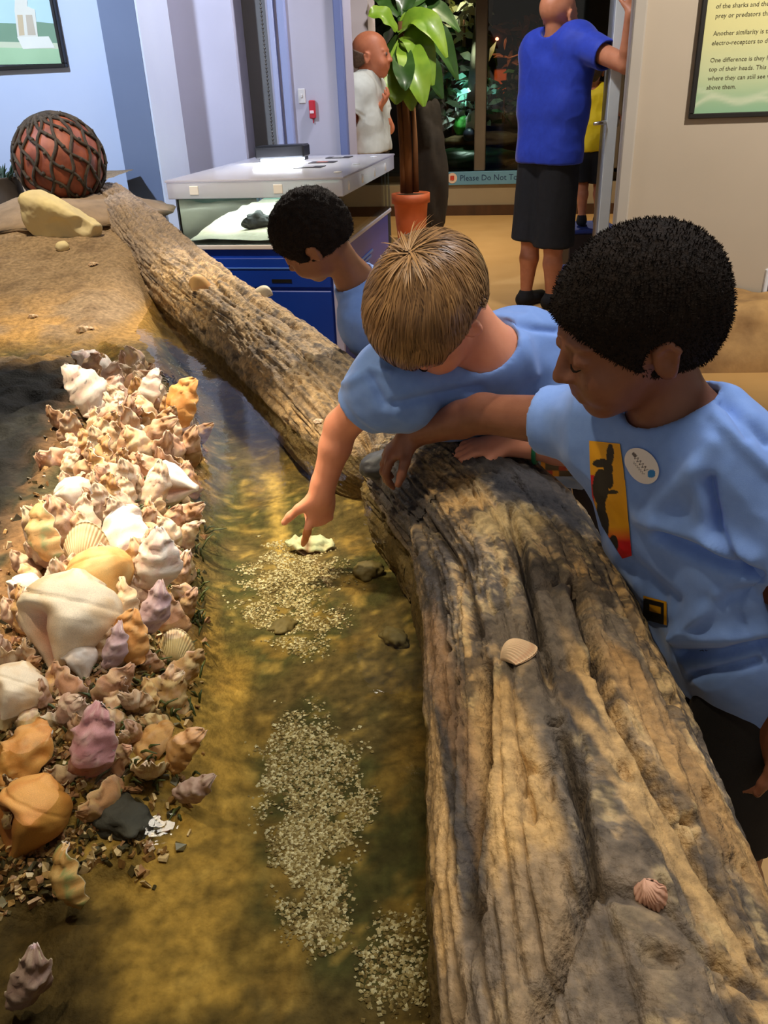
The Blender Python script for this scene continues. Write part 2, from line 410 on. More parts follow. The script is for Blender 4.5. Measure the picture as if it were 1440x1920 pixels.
# far exhibit wall: low painted wall, blue notice rail, long window, dark hall behind
VF = 10.0
uf0 = atv(660, 300, VF)[0]; uf1 = atv(1240, 300, VF)[0]
zs0 = atv(890, 346, VF)[1]; zs1 = atv(890, 321, VF)[1]
lw = MB().box((uf0 - 3, VF, 0), (uf1 + 2, VF + .15, zs0), rmf).build('wall_far', M_BASEW); tag(lw, kind='structure')
bb = MB().box((uf0 - 3, VF - .02, 0), (uf1 + 2, VF + .01, .11), rmf).build('baseboard_far', M_DARKWOOD); tag(bb, kind='structure')
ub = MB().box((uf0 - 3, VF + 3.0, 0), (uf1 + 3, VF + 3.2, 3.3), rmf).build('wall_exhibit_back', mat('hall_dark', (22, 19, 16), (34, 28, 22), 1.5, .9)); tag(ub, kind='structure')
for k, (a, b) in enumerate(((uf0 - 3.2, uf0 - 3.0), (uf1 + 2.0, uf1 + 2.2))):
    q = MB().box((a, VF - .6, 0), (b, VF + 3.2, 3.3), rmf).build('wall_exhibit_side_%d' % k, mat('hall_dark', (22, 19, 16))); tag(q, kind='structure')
eb = MB().box((uf0 - 3, VF + .15, .3), (uf1 + 2, VF + 3, .42), rmf).build('exhibit_ground', mat('exhibit_soil', (58, 46, 30), (80, 66, 42), 6., .9, bump=.6)); tag(eb, kind='structure')
wf = empty('window_1', RM((uf0 + uf1) / 2, VF + .05, zs1), None, None); tag(wf, kind='structure')
for k, px in enumerate((902, 1165)):
    uu = atv(px, 100, VF)[0]; child(MB().box((uu - .06, VF - .01, zs1), (uu + .06, VF + .12, 3.3), rmf, .01), 'mullion', mat('mullion_metal', (92, 82, 70), (104, 94, 80), 4., .5), wf)
ug = atv(902, 100, VF)[0]
for a, b in ((uf0 - 3, ug - .06), (ug + .06, uf1 + 2)):
    child(MB().box((a, VF + .06, zs1), (b, VF + .072, 3.3), rmf), 'pane', glass('exhibit_glass', (.93, .97, .95)), wf)
M_LEAFDK = mat('exhibit_leaf', (20, 46, 20), (46, 84, 36), 12., .5)

# ------------------------------------------------------------------ the touch pool: sand, shell bank, channel
WATER_Z = .66
NEAR_AX = np.array([(.185, -.45, .60, .175, .165), (.187, .2, .61, .172, .165), (.195, .55, .615, .168, .165), (.205, .8, .62, .165, .165), (.21, 1.05, .62, .162, .168), (.195, 1.26, .62, .168, .17),
                    (.155, 1.40, .62, .172, .172), (.105, 1.52, .615, .158, .16), (.065, 1.60, .60, .125, .13), (.045, 1.645, .58, .085, .09), (.035, 1.668, .56, .03, .035)])
FAR_AX = np.array([(.015, 1.66, .56, .03, .04), (-.01, 1.70, .58, .085, .09), (-.04, 1.76, .62, .118, .125), (-.09, 1.87, .645, .132, .14), (-.19, 2.12, .65, .135, .145), (-.36, 2.52, .66, .135, .145), (-.56, 2.93, .68, .135, .145), (-.78, 3.36, .715, .135, .145),
                   (-1.05, 3.9, .79, .135, .15), (-1.32, 4.4, .87, .12, .13), (-1.42, 4.6, .89, .07, .08)])
def interp_axis(A, n):
    seg = np.r_[0, np.cumsum(np.linalg.norm(np.diff(A[:, :2], axis=0), axis=1))]; t = np.linspace(0, seg[-1], n)
    out = np.stack([np.interp(t, seg, A[:, i]) for i in range(A.shape[1])], 1)
    for _ in range(6): out[1:-1] = (out[:-2] + 2 * out[1:-1] + out[2:]) / 4
    return out, t
RIDGE = np.array([(.35, -.40), (.7, -.42), (.9, -.445), (1.1, -.475), (1.4, -.52), (1.8, -.575), (2.1, -.64), (2.45, -.75), (2.8, -.86), (3.4, -1.0), (6, -1.2)])
def ridge_x(y): return np.interp(y, RIDGE[:, 0], RIDGE[:, 1])
def terrain(x, y):
    p = np.stack([x, y, 0 * x], -1)
    n1 = fbm(p * 6., 4, 3) - .5; n2 = fbm(p * 22., 3, 9) - .5
    rx = ridge_x(y)
    h = .545 + .02 * n1 * 2 + 0 * x                               # channel
    h = np.minimum(h, .60)
    left = sstep(-.07, -.14, x - rx)                                # dark pool to the left of the bank
    h = h * (1 - left) + (.700 + .06 * n1 + .04 * n2 - .12 * sstep(.85, .6, y)) * left
    top = np.interp(y, [.3, .6, .75, .9, 1.1, 1.6, 2.2, 2.5, 2.7], [.585, .60, .635, .665, .69, .695, .68, .665, .66])
    hw = np.interp(y, [.3, .6, .9, 1.2, 1.8, 2.3], [.24, .20, .18, .155, .15, .14])
    w = np.exp(-np.abs((x - rx) / hw) ** 3.2)
    h = h * (1 - w) + (top + .03 * n1) * w
    wob = .25 * (fbm(p * 3., 3, 21) - .5)                         # sand bank at the back
    s = sstep(-.80, -1.02, x - .0 + .10 * n1) * sstep(2.30, 2.62, y + wob * .6)
    hs = .652 + .155 * np.clip(y - 2.5, 0, 9) + .05 * n1 * sstep(2.4, 3.2, y) + .015 * n2
    hs = np.minimum(hs, .985)
    h = h * (1 - s) + hs * s
    rise = sstep(3.45, 3.95, y + .3 * n1); h = h * (1 - rise) + np.maximum(h, hs) * rise
    h = h + .010 * n2 + (.05 * n1 + .03 * n2 - .02) * sstep(.85, .65, y) * sstep(.16, .0, x - rx)
    # the pool deepens at the log foot
    return h
gx = np.unique(np.r_[np.arange(-3.6, -1.3, .05), np.arange(-1.3, .36, .0115)]); gy = np.unique(np.r_[np.arange(-.45, .25, .04), np.arange(.25, 2.7, .0115), np.arange(2.7, 5.3, .024)])
GX, GY = np.meshgrid(gx, gy, indexing='ij'); GZ = terrain(GX, GY)
pp = np.stack([GX, GY, GZ], -1)
c_olive = lin((104, 88, 54)); c_must = lin((180, 144, 72)); c_dark = lin((24, 24, 23)); c_sand = lin((158, 134, 104)); c_gold = lin((196, 152, 88)); c_grn = lin((64, 70, 40)); c_must2 = lin((150, 118, 58))
f1 = fbm(pp * 5., 4, 31); f2 = fbm(pp * 16., 4, 41); f3 = fbm(pp * np.array([30., 12., 30.]), 3, 51)
C = np.zeros(GX.shape + (3,)) + c_olive
C = mixc(C, c_grn, sstep(.5, .62, f1) * .75)
C = mixc(C, c_must2, sstep(.54, .68, f2) * .6)
rxx = GX - ridge_x(GY); f4 = fbm(pp * 42., 4, 61, .65)
sh = sstep(-.02, .10, rxx) * sstep(.265, .21, rxx + .12 * (f2 - .5)) * sstep(1.35, .95, GY + .5 * (f1 - .5)); C = mixc(C, c_must, np.maximum(sh, 0) * .95)
sh2 = sstep(.95, .62, GY + .2 * (f1 - .5)) * sstep(.27, .2, rxx + .16 * (f2 - .5)) * sstep(-.12, .02, rxx + .3 * (f1 - .5)); C = mixc(C, c_must, sh2)
edge = np.exp(-((rxx - .20) / .045) ** 2) * sstep(2.4, 2.0, GY) * .9; C = mixc(C, c_grn, edge * sstep(.35, .5, f2) * sstep(.85, 1.2, GY))
st = np.exp(-(((GX - np.interp(GY, [1.35, 1.6, 1.95], [-.20, -.235, -.28])) / .018) ** 2)) * sstep(1.34, 1.42, GY) * sstep(1.95, 1.8, GY); C = mixc(C, lin((196, 164, 92)), st * .9)
C = mixc(C, lin((96, 78, 42)), sstep(.52, .40, f1) * sstep(1.0, .7, GY) * .8); C = mixc(C, lin((64, 56, 34)), sstep(.47, .38, f4) * .5); C = mixc(C, lin((214, 178, 100)), sstep(.58, .68, f4) * .35)
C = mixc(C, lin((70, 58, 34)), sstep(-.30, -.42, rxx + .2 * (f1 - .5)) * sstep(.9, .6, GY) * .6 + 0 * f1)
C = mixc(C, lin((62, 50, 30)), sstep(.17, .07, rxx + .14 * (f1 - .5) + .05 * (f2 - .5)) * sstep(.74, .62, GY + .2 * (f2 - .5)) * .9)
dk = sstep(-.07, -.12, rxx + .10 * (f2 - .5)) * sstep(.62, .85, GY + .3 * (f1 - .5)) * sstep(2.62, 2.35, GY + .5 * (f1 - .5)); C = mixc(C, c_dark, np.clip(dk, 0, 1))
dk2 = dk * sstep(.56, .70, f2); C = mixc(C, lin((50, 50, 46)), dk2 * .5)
bk = np.exp(-np.abs(rxx / .16) ** 4) * sstep(.75, .95, GY) * sstep(2.55, 2.3, GY); C = mixc(C, mixc(np.zeros_like(C) + lin((168, 126, 80)), lin((92, 84, 52)), sstep(.42, .6, f3)), bk)
sb = sstep(.655, .69, GZ) * sstep(2.2, 2.5, GY); C = mixc(C, mixc(mixc(np.zeros_like(C) + c_sand, c_gold, sstep(.46, .6, f1) * sstep(3.3, 2.6, GY)), lin((122, 100, 76)), sstep(.5, .7, f2) * .7), sb)
sb2 = sstep(2.55, 2.75, GY) * sstep(.60, .655, GZ) * (1 - sb); C = mixc(C, c_gold, sb2 * .8)
# keep only what lies inside the logs
nax, _ = interp_axis(NEAR_AX, 80); fax, _ = interp_axis(FAR_AX, 120)
limx = np.interp(gy, np.r_[nax[:-6, 1], fax[6:, 1]], np.r_[nax[:-6, 0], fax[6:, 0]])
keep = GX <= limx[None, :] + .02
idx = np.arange(GX.size).reshape(GX.shape)
q = np.stack([idx[:-1, :-1], idx[1:, :-1], idx[1:, 1:], idx[:-1, 1:]], -1).reshape(-1, 4)
kq = (keep[:-1, :-1] & keep[1:, :-1] & keep[1:, 1:] & keep[:-1, 1:]).reshape(-1)
vback = RM(0, 1, 0)                                            # stop at the wall plane
kv = ((pp[..., :2] @ E2[:2]) < VP + .02).reshape(-1)
kq &= kv[q].all(1)
q = q[kq]; used = np.unique(q); remap = np.full(GX.size, -1); remap[used] = np.arange(len(used))
M_TERR = mat('pool_bed_mix', 'attr', .5, 70., .78, bump=.8, bscale=160., spec=.15, detail=8.)
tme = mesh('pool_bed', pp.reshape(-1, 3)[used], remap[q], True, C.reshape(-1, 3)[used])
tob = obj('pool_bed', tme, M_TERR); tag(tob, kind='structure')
# plinth below the rim, from the floor to under the logs
pw = MB()
axs = np.concatenate([nax[:-6], fax[6:]]); k = len(axs); tan = np.gradient(axs[:, :2], axis=0); tan /= np.linalg.norm(tan, axis=1)[:, None]
nor = np.stack([tan[:, 1], -tan[:, 0]], 1)
v = []
for i in range(k):
    o = axs[i, :2] + nor[i] * .09; o2 = axs[i, :2] + nor[i] * .12; i1 = axs[i, :2] - nor[i] * .02
    v += [(o2[0], o2[1], 0), (o[0], o[1], .60), (i1[0], i1[1], .60), (i1[0], i1[1], 0)]
pw.add(v, grid_faces(k, 4, True)); pwo = pw.build('pool_plinth', mat('plinth_rock', (140, 112, 76), (112, 92, 66), 7., .85, bump=.7), None, True); tag(pwo, kind='structure')
# water sheet
wx = MB(); wv = [(-3.4, -.45), (.12, -.45)] + [(a[0] - .0, a[1]) for a in axs[::4] if a[1] < 3.7] + [(-1.0, 3.72), (-3.4, 3.0)]
wme = mesh('water', np.array([(a, b, WATER_Z) for a, b in wv]), [tuple(range(len(wv)))], False)
wo = obj('water', wme, glass('pool_water', (.87, .87, .76), .025, 1.33, bump=.22, bscale=26.))
tag(wo, 'clear still water filling the touch pool channel', 'water', kind='stuff')

# ------------------------------------------------------------------ the two logs
def log_mesh(A, n, m, cracks, seed, tint, spec=1.0):
    ax, t = interp_axis(A, n); k = n
    tan = np.gradient(ax[:, :3], axis=0); tan /= np.linalg.norm(tan, axis=1)[:, None]
    nr = np.stack([tan[:, 1], -tan[:, 0], 0 * tan[:, 0]], 1); nr /= np.linalg.norm(nr, axis=1)[:, None]
    up = np.cross(nr, tan); up *= np.sign(up[:, 2:3])
    th = np.linspace(0, 2 * math.pi, m, endpoint=False)
    TT, TH = np.meshgrid(t, th, indexing='ij')
    ct = np.sign(np.cos(TH)) * np.abs(np.cos(TH)) ** .85; s_ = np.sign(np.sin(TH)) * np.abs(np.sin(TH)) ** .85
    # grain coordinates: long along the log, short around it
    cx, sx = np.cos(TH), np.sin(TH)
    g = np.stack([cx * 3.2, sx * 3.2, TT * 1.6], -1)
    wob = fbm(np.stack([cx * 1.2, sx * 1.2, TT * 2.2], -1), 3, seed) - .5
    g2 = np.stack([np.cos(TH + wob * .5) * 7, np.sin(TH + wob * .5) * 7, TT * 2.0], -1)
    ridg = 1 - np.abs(fbm(g2, 3, seed + 3) * 2 - 1) * 2.2
    big = fbm(g, 3, seed + 5) - .5
    sm = fbm(np.stack([cx * 9, sx * 9, TT * 22], -1), 4, seed + 7) - .5
    disp = .022 * big + .012 * sm - .007 * np.clip(ridg, 0, 1) ** 3 + .005 * (fbm(np.stack([cx * 26, sx * 26, TT * 60], -1), 3, seed + 41) - .5)
    lines = fbm(np.stack([np.cos(TH + wob * .45) * 22, np.sin(TH + wob * .45) * 22, TT * 2.6], -1), 4, seed + 51, .6); disp -= .006 * sstep(.44, .34, lines) * sstep(-.1, .3, s_)
    # pits
    pit = fbm(np.stack([cx * 8, sx * 8, TT * 26], -1), 2, seed + 11); disp -= .012 * sstep(.68, .82, pit)
    base = ax[:, None, :3] + nr[:, None, :] * (ax[:, 3, None] * 1.0)[..., None] * ct[..., None] + up[:, None, :] * (ax[:, 4, None])[..., None] * s_[..., None]
    out = nr[:, None, :] * ct[..., None] + up[:, None, :] * s_[..., None]; out /= np.linalg.norm(out, axis=-1)[..., None] + 1e-9
    small = sstep(.03, .12, ax[:, 3])[:, None]
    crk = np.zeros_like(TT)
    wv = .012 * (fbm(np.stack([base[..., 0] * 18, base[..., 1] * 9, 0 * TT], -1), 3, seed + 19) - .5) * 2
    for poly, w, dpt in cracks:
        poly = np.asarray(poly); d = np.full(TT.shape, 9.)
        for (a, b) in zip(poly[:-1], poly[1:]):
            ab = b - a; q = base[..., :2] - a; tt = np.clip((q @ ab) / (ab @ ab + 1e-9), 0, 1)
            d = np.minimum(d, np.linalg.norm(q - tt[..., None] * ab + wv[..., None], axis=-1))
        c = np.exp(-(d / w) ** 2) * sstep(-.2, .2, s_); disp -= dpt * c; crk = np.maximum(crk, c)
    v = base + out * (disp * small)[..., None]
    F = grid_faces(n, m, True); F.append(tuple(range(m - 1, -1, -1))); F.append(tuple(range((n - 1) * m, n * m)))
    return v, F, TT, TH, s_, np.maximum(crk, .8 * sstep(.42, .33, lines)), fbm(np.stack([np.cos(TH + wob * .6) * 4.5, np.sin(TH + wob * .6) * 4.5, TT * 2.4], -1), 6, seed + 23, .6), fbm(np.stack([cx * 9, sx * 9, TT * 24], -1), 5, seed + 29, .62)
def px2(pts, z): return np.array([atz(x, y, z)[:2] for x, y in pts])
CR1 = [(px2([(905, 1240), (903, 1400), (880, 1500), (865, 1640), (835, 1900)], .77), .006, .045),
       (px2([(960, 950), (985, 1080), (1010, 1190), (1050, 1340), (1085, 1500), (1100, 1640), (1040, 1800), (960, 1910)], .78), .0055, .042),
       (px2([(1080, 1090), (1140, 1300), (1190, 1390), (1260, 1500), (1350, 1640), (1440, 1770)], .775), .006, .045),
       (px2([(1225, 1270), (1270, 1330), (1300, 1430)], .75), .005, .014),
       (px2([(1300, 1540), (1370, 1660), (1440, 1800)], .76), .0055, .035),
       (px2([(800, 940), (850, 1030), (880, 1100), (890, 1180)], .77), .006, .016),
       (px2([(930, 1140), (1010, 1105), (1080, 1090), (1160, 1125), (1220, 1160)], .775), .006, .014),
       (px2([(1080, 1660), (1200, 1700), (1330, 1790), (1440, 1830)], .775), .007, .012)]
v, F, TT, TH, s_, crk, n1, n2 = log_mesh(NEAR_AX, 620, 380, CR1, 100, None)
tanc = lin((208, 168, 108)); grey = lin((124, 110, 92)); char = lin((58, 53, 51)); rust = lin((168, 128, 84)); pale = lin((214, 186, 130))
vx, vy = v[..., 0], v[..., 1]
C = np.zeros(v.shape) + grey
C = mixc(C, tanc, sstep(.50, .60, n1) * .9)
n3 = fbm(v * 55., 4, 303, .7); C = mixc(C, pale, sstep(.56, .64, n2) * .55); C = mixc(C, lin((74, 64, 54)), sstep(.49, .40, n3) * .8); C = mixc(C, lin((206, 172, 122)), sstep(.55, .63, n3) * .6)
C = mixc(C, char, sstep(.44, .36, n1) * .8)
C = mixc(C, lin((92, 80, 68)), sstep(.46, .36, n2) * .7)
def blob(cx_, cy_, rx_, ry_, rot=0.):
    c_, s0 = math.cos(rot), math.sin(rot); dx = vx - cx_; dy = vy - cy_
    d = np.sqrt(((dx * c_ + dy * s0) / rx_) ** 2 + ((-dx * s0 + dy * c_) / ry_) ** 2); return sstep(1.15, .75, d + .7 * (n2 - .5) + .5 * (n1 - .5))
def blobp(px, py, rx_, ry_, rot=0., z=.77): q_ = atz(px, py, z); return blob(q_[0], q_[1], rx_, ry_, rot)
for (px, py, a, b, r, cc, al) in [(1030, 925, .085, .13, .5, char, .95), (735, 900, .07, .09, -.3, char, .9), (700, 850, .07, .09, 0, char, .95), (880, 1450, .022, .18, 0, char, .75), (870, 1700, .05, .05, 0, char, .6), (780, 1000, .04, .12, .4, char, .55),
                             (960, 1440, .035, .17, 0.05, tanc, .9), (985, 1620, .035, .10, 0, tanc, .8), (850, 1260, .014, .22, .05, rust, .45), (835, 1600, .012, .30, 0, tanc, .85), (1000, 1300, .02, .2, .05, grey, .5), (1180, 1240, .03, .2, .15, grey, .6), (880, 930, .03, .06, .3, tanc, .9), (950, 990, .06, .05, .3, pale, .7), (1130, 1330, .012, .15, .12, tanc, .85), (1210, 1500, .014, .12, .35, tanc, .7), (1290, 1640, .012, .12, .35, tanc, .7), (1020, 1180, .06, .07, 0, grey, .6),
                             (1060, 1760, .12, .09, 0, lin((136, 118, 96)), .7), (1290, 1400, .03, .2, .2, lin((190, 146, 86)), .75), (800, 1120, .014, .16, .1, rust, .45)]:
    C = mixc(C, cc, blobp(px, py, a, b, r) * al)
wet = sstep(.70, .64, v[..., 2] + .03 * (n2 - .5)) * sstep(.2, -.2, np.cos(TH)); C = mixc(C, lin((112, 92, 58)), wet * .85)
C = mixc(C, lin((60, 50, 42)), np.clip(crk, 0, 1) * .5)  # dirt with painted-in recess shade darkens the cracks and grain grooves
M_LOG = mat('weathered_driftwood', 'attr', .55, 75., .8, bump=1.0, bscale=170., detail=9.)
def log_obj(v, F, C, label):
    me = mesh('driftwood_log', v.reshape(-1, 3), F, True, C.reshape(-1, 3)); c = recenter(me)
    return tag(obj('driftwood_log', me, M_LOG, None, c), label, 'log')
LOG1 = (v.reshape(-1, 3).copy(), F)
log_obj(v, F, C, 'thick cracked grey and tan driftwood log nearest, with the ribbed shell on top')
CR2 = [(px2([(300, 455), (400, 520), (500, 580), (560, 610)], .80), .012, .02), (px2([(330, 430), (450, 520), (560, 585), (660, 640)], .80), .010, .018), (px2([(280, 430), (380, 480), (480, 530)], .82), .012, .022)]
v, F, TT, TH, s_, crk, n1, n2 = log_mesh(FAR_AX, 560, 220, CR2, 200, None)
vx, vy = v[..., 0], v[..., 1]
C = np.zeros(v.shape) + lin((190, 160, 118))
C = mixc(C, lin((206, 168, 112)), sstep(.5, .62, n1) * .8); n3 = fbm(v * 40., 4, 304, .7); C = mixc(C, lin((100, 88, 76)), sstep(.47, .38, n2) * .8); C = mixc(C, lin((92, 80, 68)), sstep(.46, .36, n3) * .5); C = mixc(C, lin((222, 190, 140)), sstep(.56, .66, n3) * .45); C = mixc(C, lin((120, 104, 88)), sstep(.44, .34, n1) * .7)
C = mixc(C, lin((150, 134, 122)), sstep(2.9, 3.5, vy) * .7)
C = mixc(C, char, blobp(690, 650, .06, .10, .2, .78) * .8)
wet = sstep(.70, .64, v[..., 2] + .03 * (n2 - .5)) * sstep(.2, -.2, np.cos(TH)); C = mixc(C, lin((104, 86, 56)), wet * .85)
LOG2 = (v.reshape(-1, 3).copy(), F)
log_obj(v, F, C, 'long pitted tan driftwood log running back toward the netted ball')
def bvh_of(vf): return BVHTree.FromPolygons([tuple(p) for p in vf[0]], [tuple(f) for f in vf[1]])
BV1, BV2 = bvh_of(LOG1), bvh_of(LOG2)
BVT = BVHTree.FromObject(tob, bpy.context.evaluated_depsgraph_get())
def hit(px, py, *bv):                   # where a line of sight meets a built surface
    d = Vector(ray(px, py)).normalized(); best = None
    for b in bv:
        r = b.ray_cast(Vector(CC), d)
        if r[0] is not None and (best is None or r[3] < best[3]): best = r
    return (np.array(best[0]), np.array(best[1]) * (1 if best[1].z > 0 else -1)) if best else None
def drop(x, y, *bv):
    best = None
    for b in bv:
        r = b.ray_cast(Vector((x, y, 2.5)), Vector((0, 0, -1)))
        if r[0] is not None and (best is None or r[0].z > best[0].z): best = r
    return (np.array(best[0]), np.array(best[1])) if best else None

# ================================================================== PEOPLE
def unit(v): v = np.asarray(v, float); return v / np.linalg.norm(v)
def head_axes(f, l):                    # forward and (approximate) left -> matrix with columns left, forward, up
    f = unit(f); l = np.asarray(l, float); l = unit(l - f * (l @ f)); u = np.cross(f, l) * 1.0
    u = -np.cross(l, f) if False else np.cross(f, l)
    # right-handed person frame: left x forward = -up, so the up axis is forward x left with the sign below
    u = np.cross(l, f); u = -u
    return np.stack([l, f, u], 1)
def add_head(Fd, c, A, s):
    """skull, face, nose, lips, ears in the head frame (x left, y forward, z up), s = 1 for a seven-year-old"""
    w = lambda x, y, z: c + A @ (np.array([x, y, z]) * s)
    E_ = lambda p, r, k=.01, op='add': Fd.ell(w(*p), np.array(r) * s, A, k * s, op)
    Cn = lambda a, b, ra, rb, k=.008, op='add': Fd.cone(w(*a), w(*b), ra * s, rb * s, k * s, op)
    E_((0, -.012, .022), (.072, .092, .080), .0)
    E_((0, .030, -.030), (.060, .056, .062), .03)
    E_((0, .034, -.062), (.046, .046, .040), .03)
    E_((0, .058, -.092), (.022, .018, .017), .02)
    for sx in (-1, 1):
        E_((sx * .034, .060, -.042), (.023, .024, .024), .02)              # cheek
        E_((sx * .030, .094, -.004), (.015, .010, .011), .008, 'sub')      # socket
        E_((sx * .030, .077, -.005), (.0135, .0125, .0105), .004)          # lid over the eyeball
        Cn((sx * .014, .083, .014), (sx * .044, .073, .013), .006, .004, .01)  # brow
        E_((sx * .0735, -.006, -.020), (.0075, .0165, .0265), .005)            # ear
        Cn((sx * .077, .006, -.004), (sx * .082, -.008, .006), .0038, .0038, .007); Cn((sx * .082, -.008, .006), (sx * .0835, -.018, -.008), .0038, .0038, .007)
        Cn((sx * .0835, -.018, -.008), (sx * .079, -.008, -.040), .0036, .0048, .007)
        E_((sx * .083, -.003, -.016), (.0055, .0085, .014), .003, 'sub')
    Cn((0, .084, .004), (0, .101, -.032), .006, .010, .008)
    for sx in (-1, 1): E_((sx * .011, .092, -.034), (.008, .009, .007), .005)
    Cn((-.016, .083, -.058), (.016, .083, -.058), .0055, .0055, .006); Cn((-.013, .083, -.068), (.013, .083, -.068), .0065, .0065, .005)
    Cn((-.022, .092, -.0625), (.022, .092, -.0625), .0018, .0018, .004, 'sub')
    return w
def add_hand(Fd, wr, d, n, s=1., side=1, curl=(20, 25, 20), spread=.12, thumb=35, k=.004, point=False):
    """palm and five fingers: d along the hand, n out of the back of the hand; side = +1 puts the thumb at d x n"""
    d = unit(d); n = np.asarray(n, float); n = unit(n - d * (n @ d)); t = np.cross(d, n) * side
    A = np.stack([t, d, n], 1)
    Fd.cone(wr - d * .015 * s, wr + d * .02 * s, .021 * s, .024 * s, .012)
    Fd.ell(wr + d * .042 * s, np.array([.034, .044, .0145]) * s, A, .012)
    rot = lambda v, ang: v * math.cos(ang) - n_c * 0 if False else v
    for i, (o, L) in enumerate(((.024, .062), (.008, .070), (-.008, .065), (-.023, .050))):
        b = wr + (d * (.076 - .004 * abs(i - 1.3)) + t * o) * s
        ang = spread * (1.3 - i); dd = unit(d * math.cos(ang) + t * math.sin(ang)); nn = n
        cc = curl if not (point and i > 0) else (62, 78, 50)
        p = b; a = 0.
        for j, (fr, cu) in enumerate(zip((.44, .31, .25), cc)):
            a += R_(cu); v_ = dd * math.cos(a) - nn * math.sin(a); q_ = p + v_ * (L * fr * s)
            Fd.cone(p, q_, (.0092 - .0008 * j) * s, (.0084 - .0009 * j) * s, k); p = q_
    b = wr + (d * .022 + t * .022 - n * .004) * s; a = R_(thumb)
    v1 = unit(d * math.cos(a) + t * math.sin(a) - n * .25); p = b + v1 * .030 * s; Fd.cone(b, p, .0125 * s, .0105 * s, .008)
    v2 = unit(v1 + d * .35 - n * .25); q_ = p + v2 * .026 * s; Fd.cone(p, q_, .0102 * s, .0092 * s, k)
    r_ = q_ + unit(v2 + d * .2) * .020 * s; Fd.cone(q_, r_, .0092 * s, .0075 * s, k)

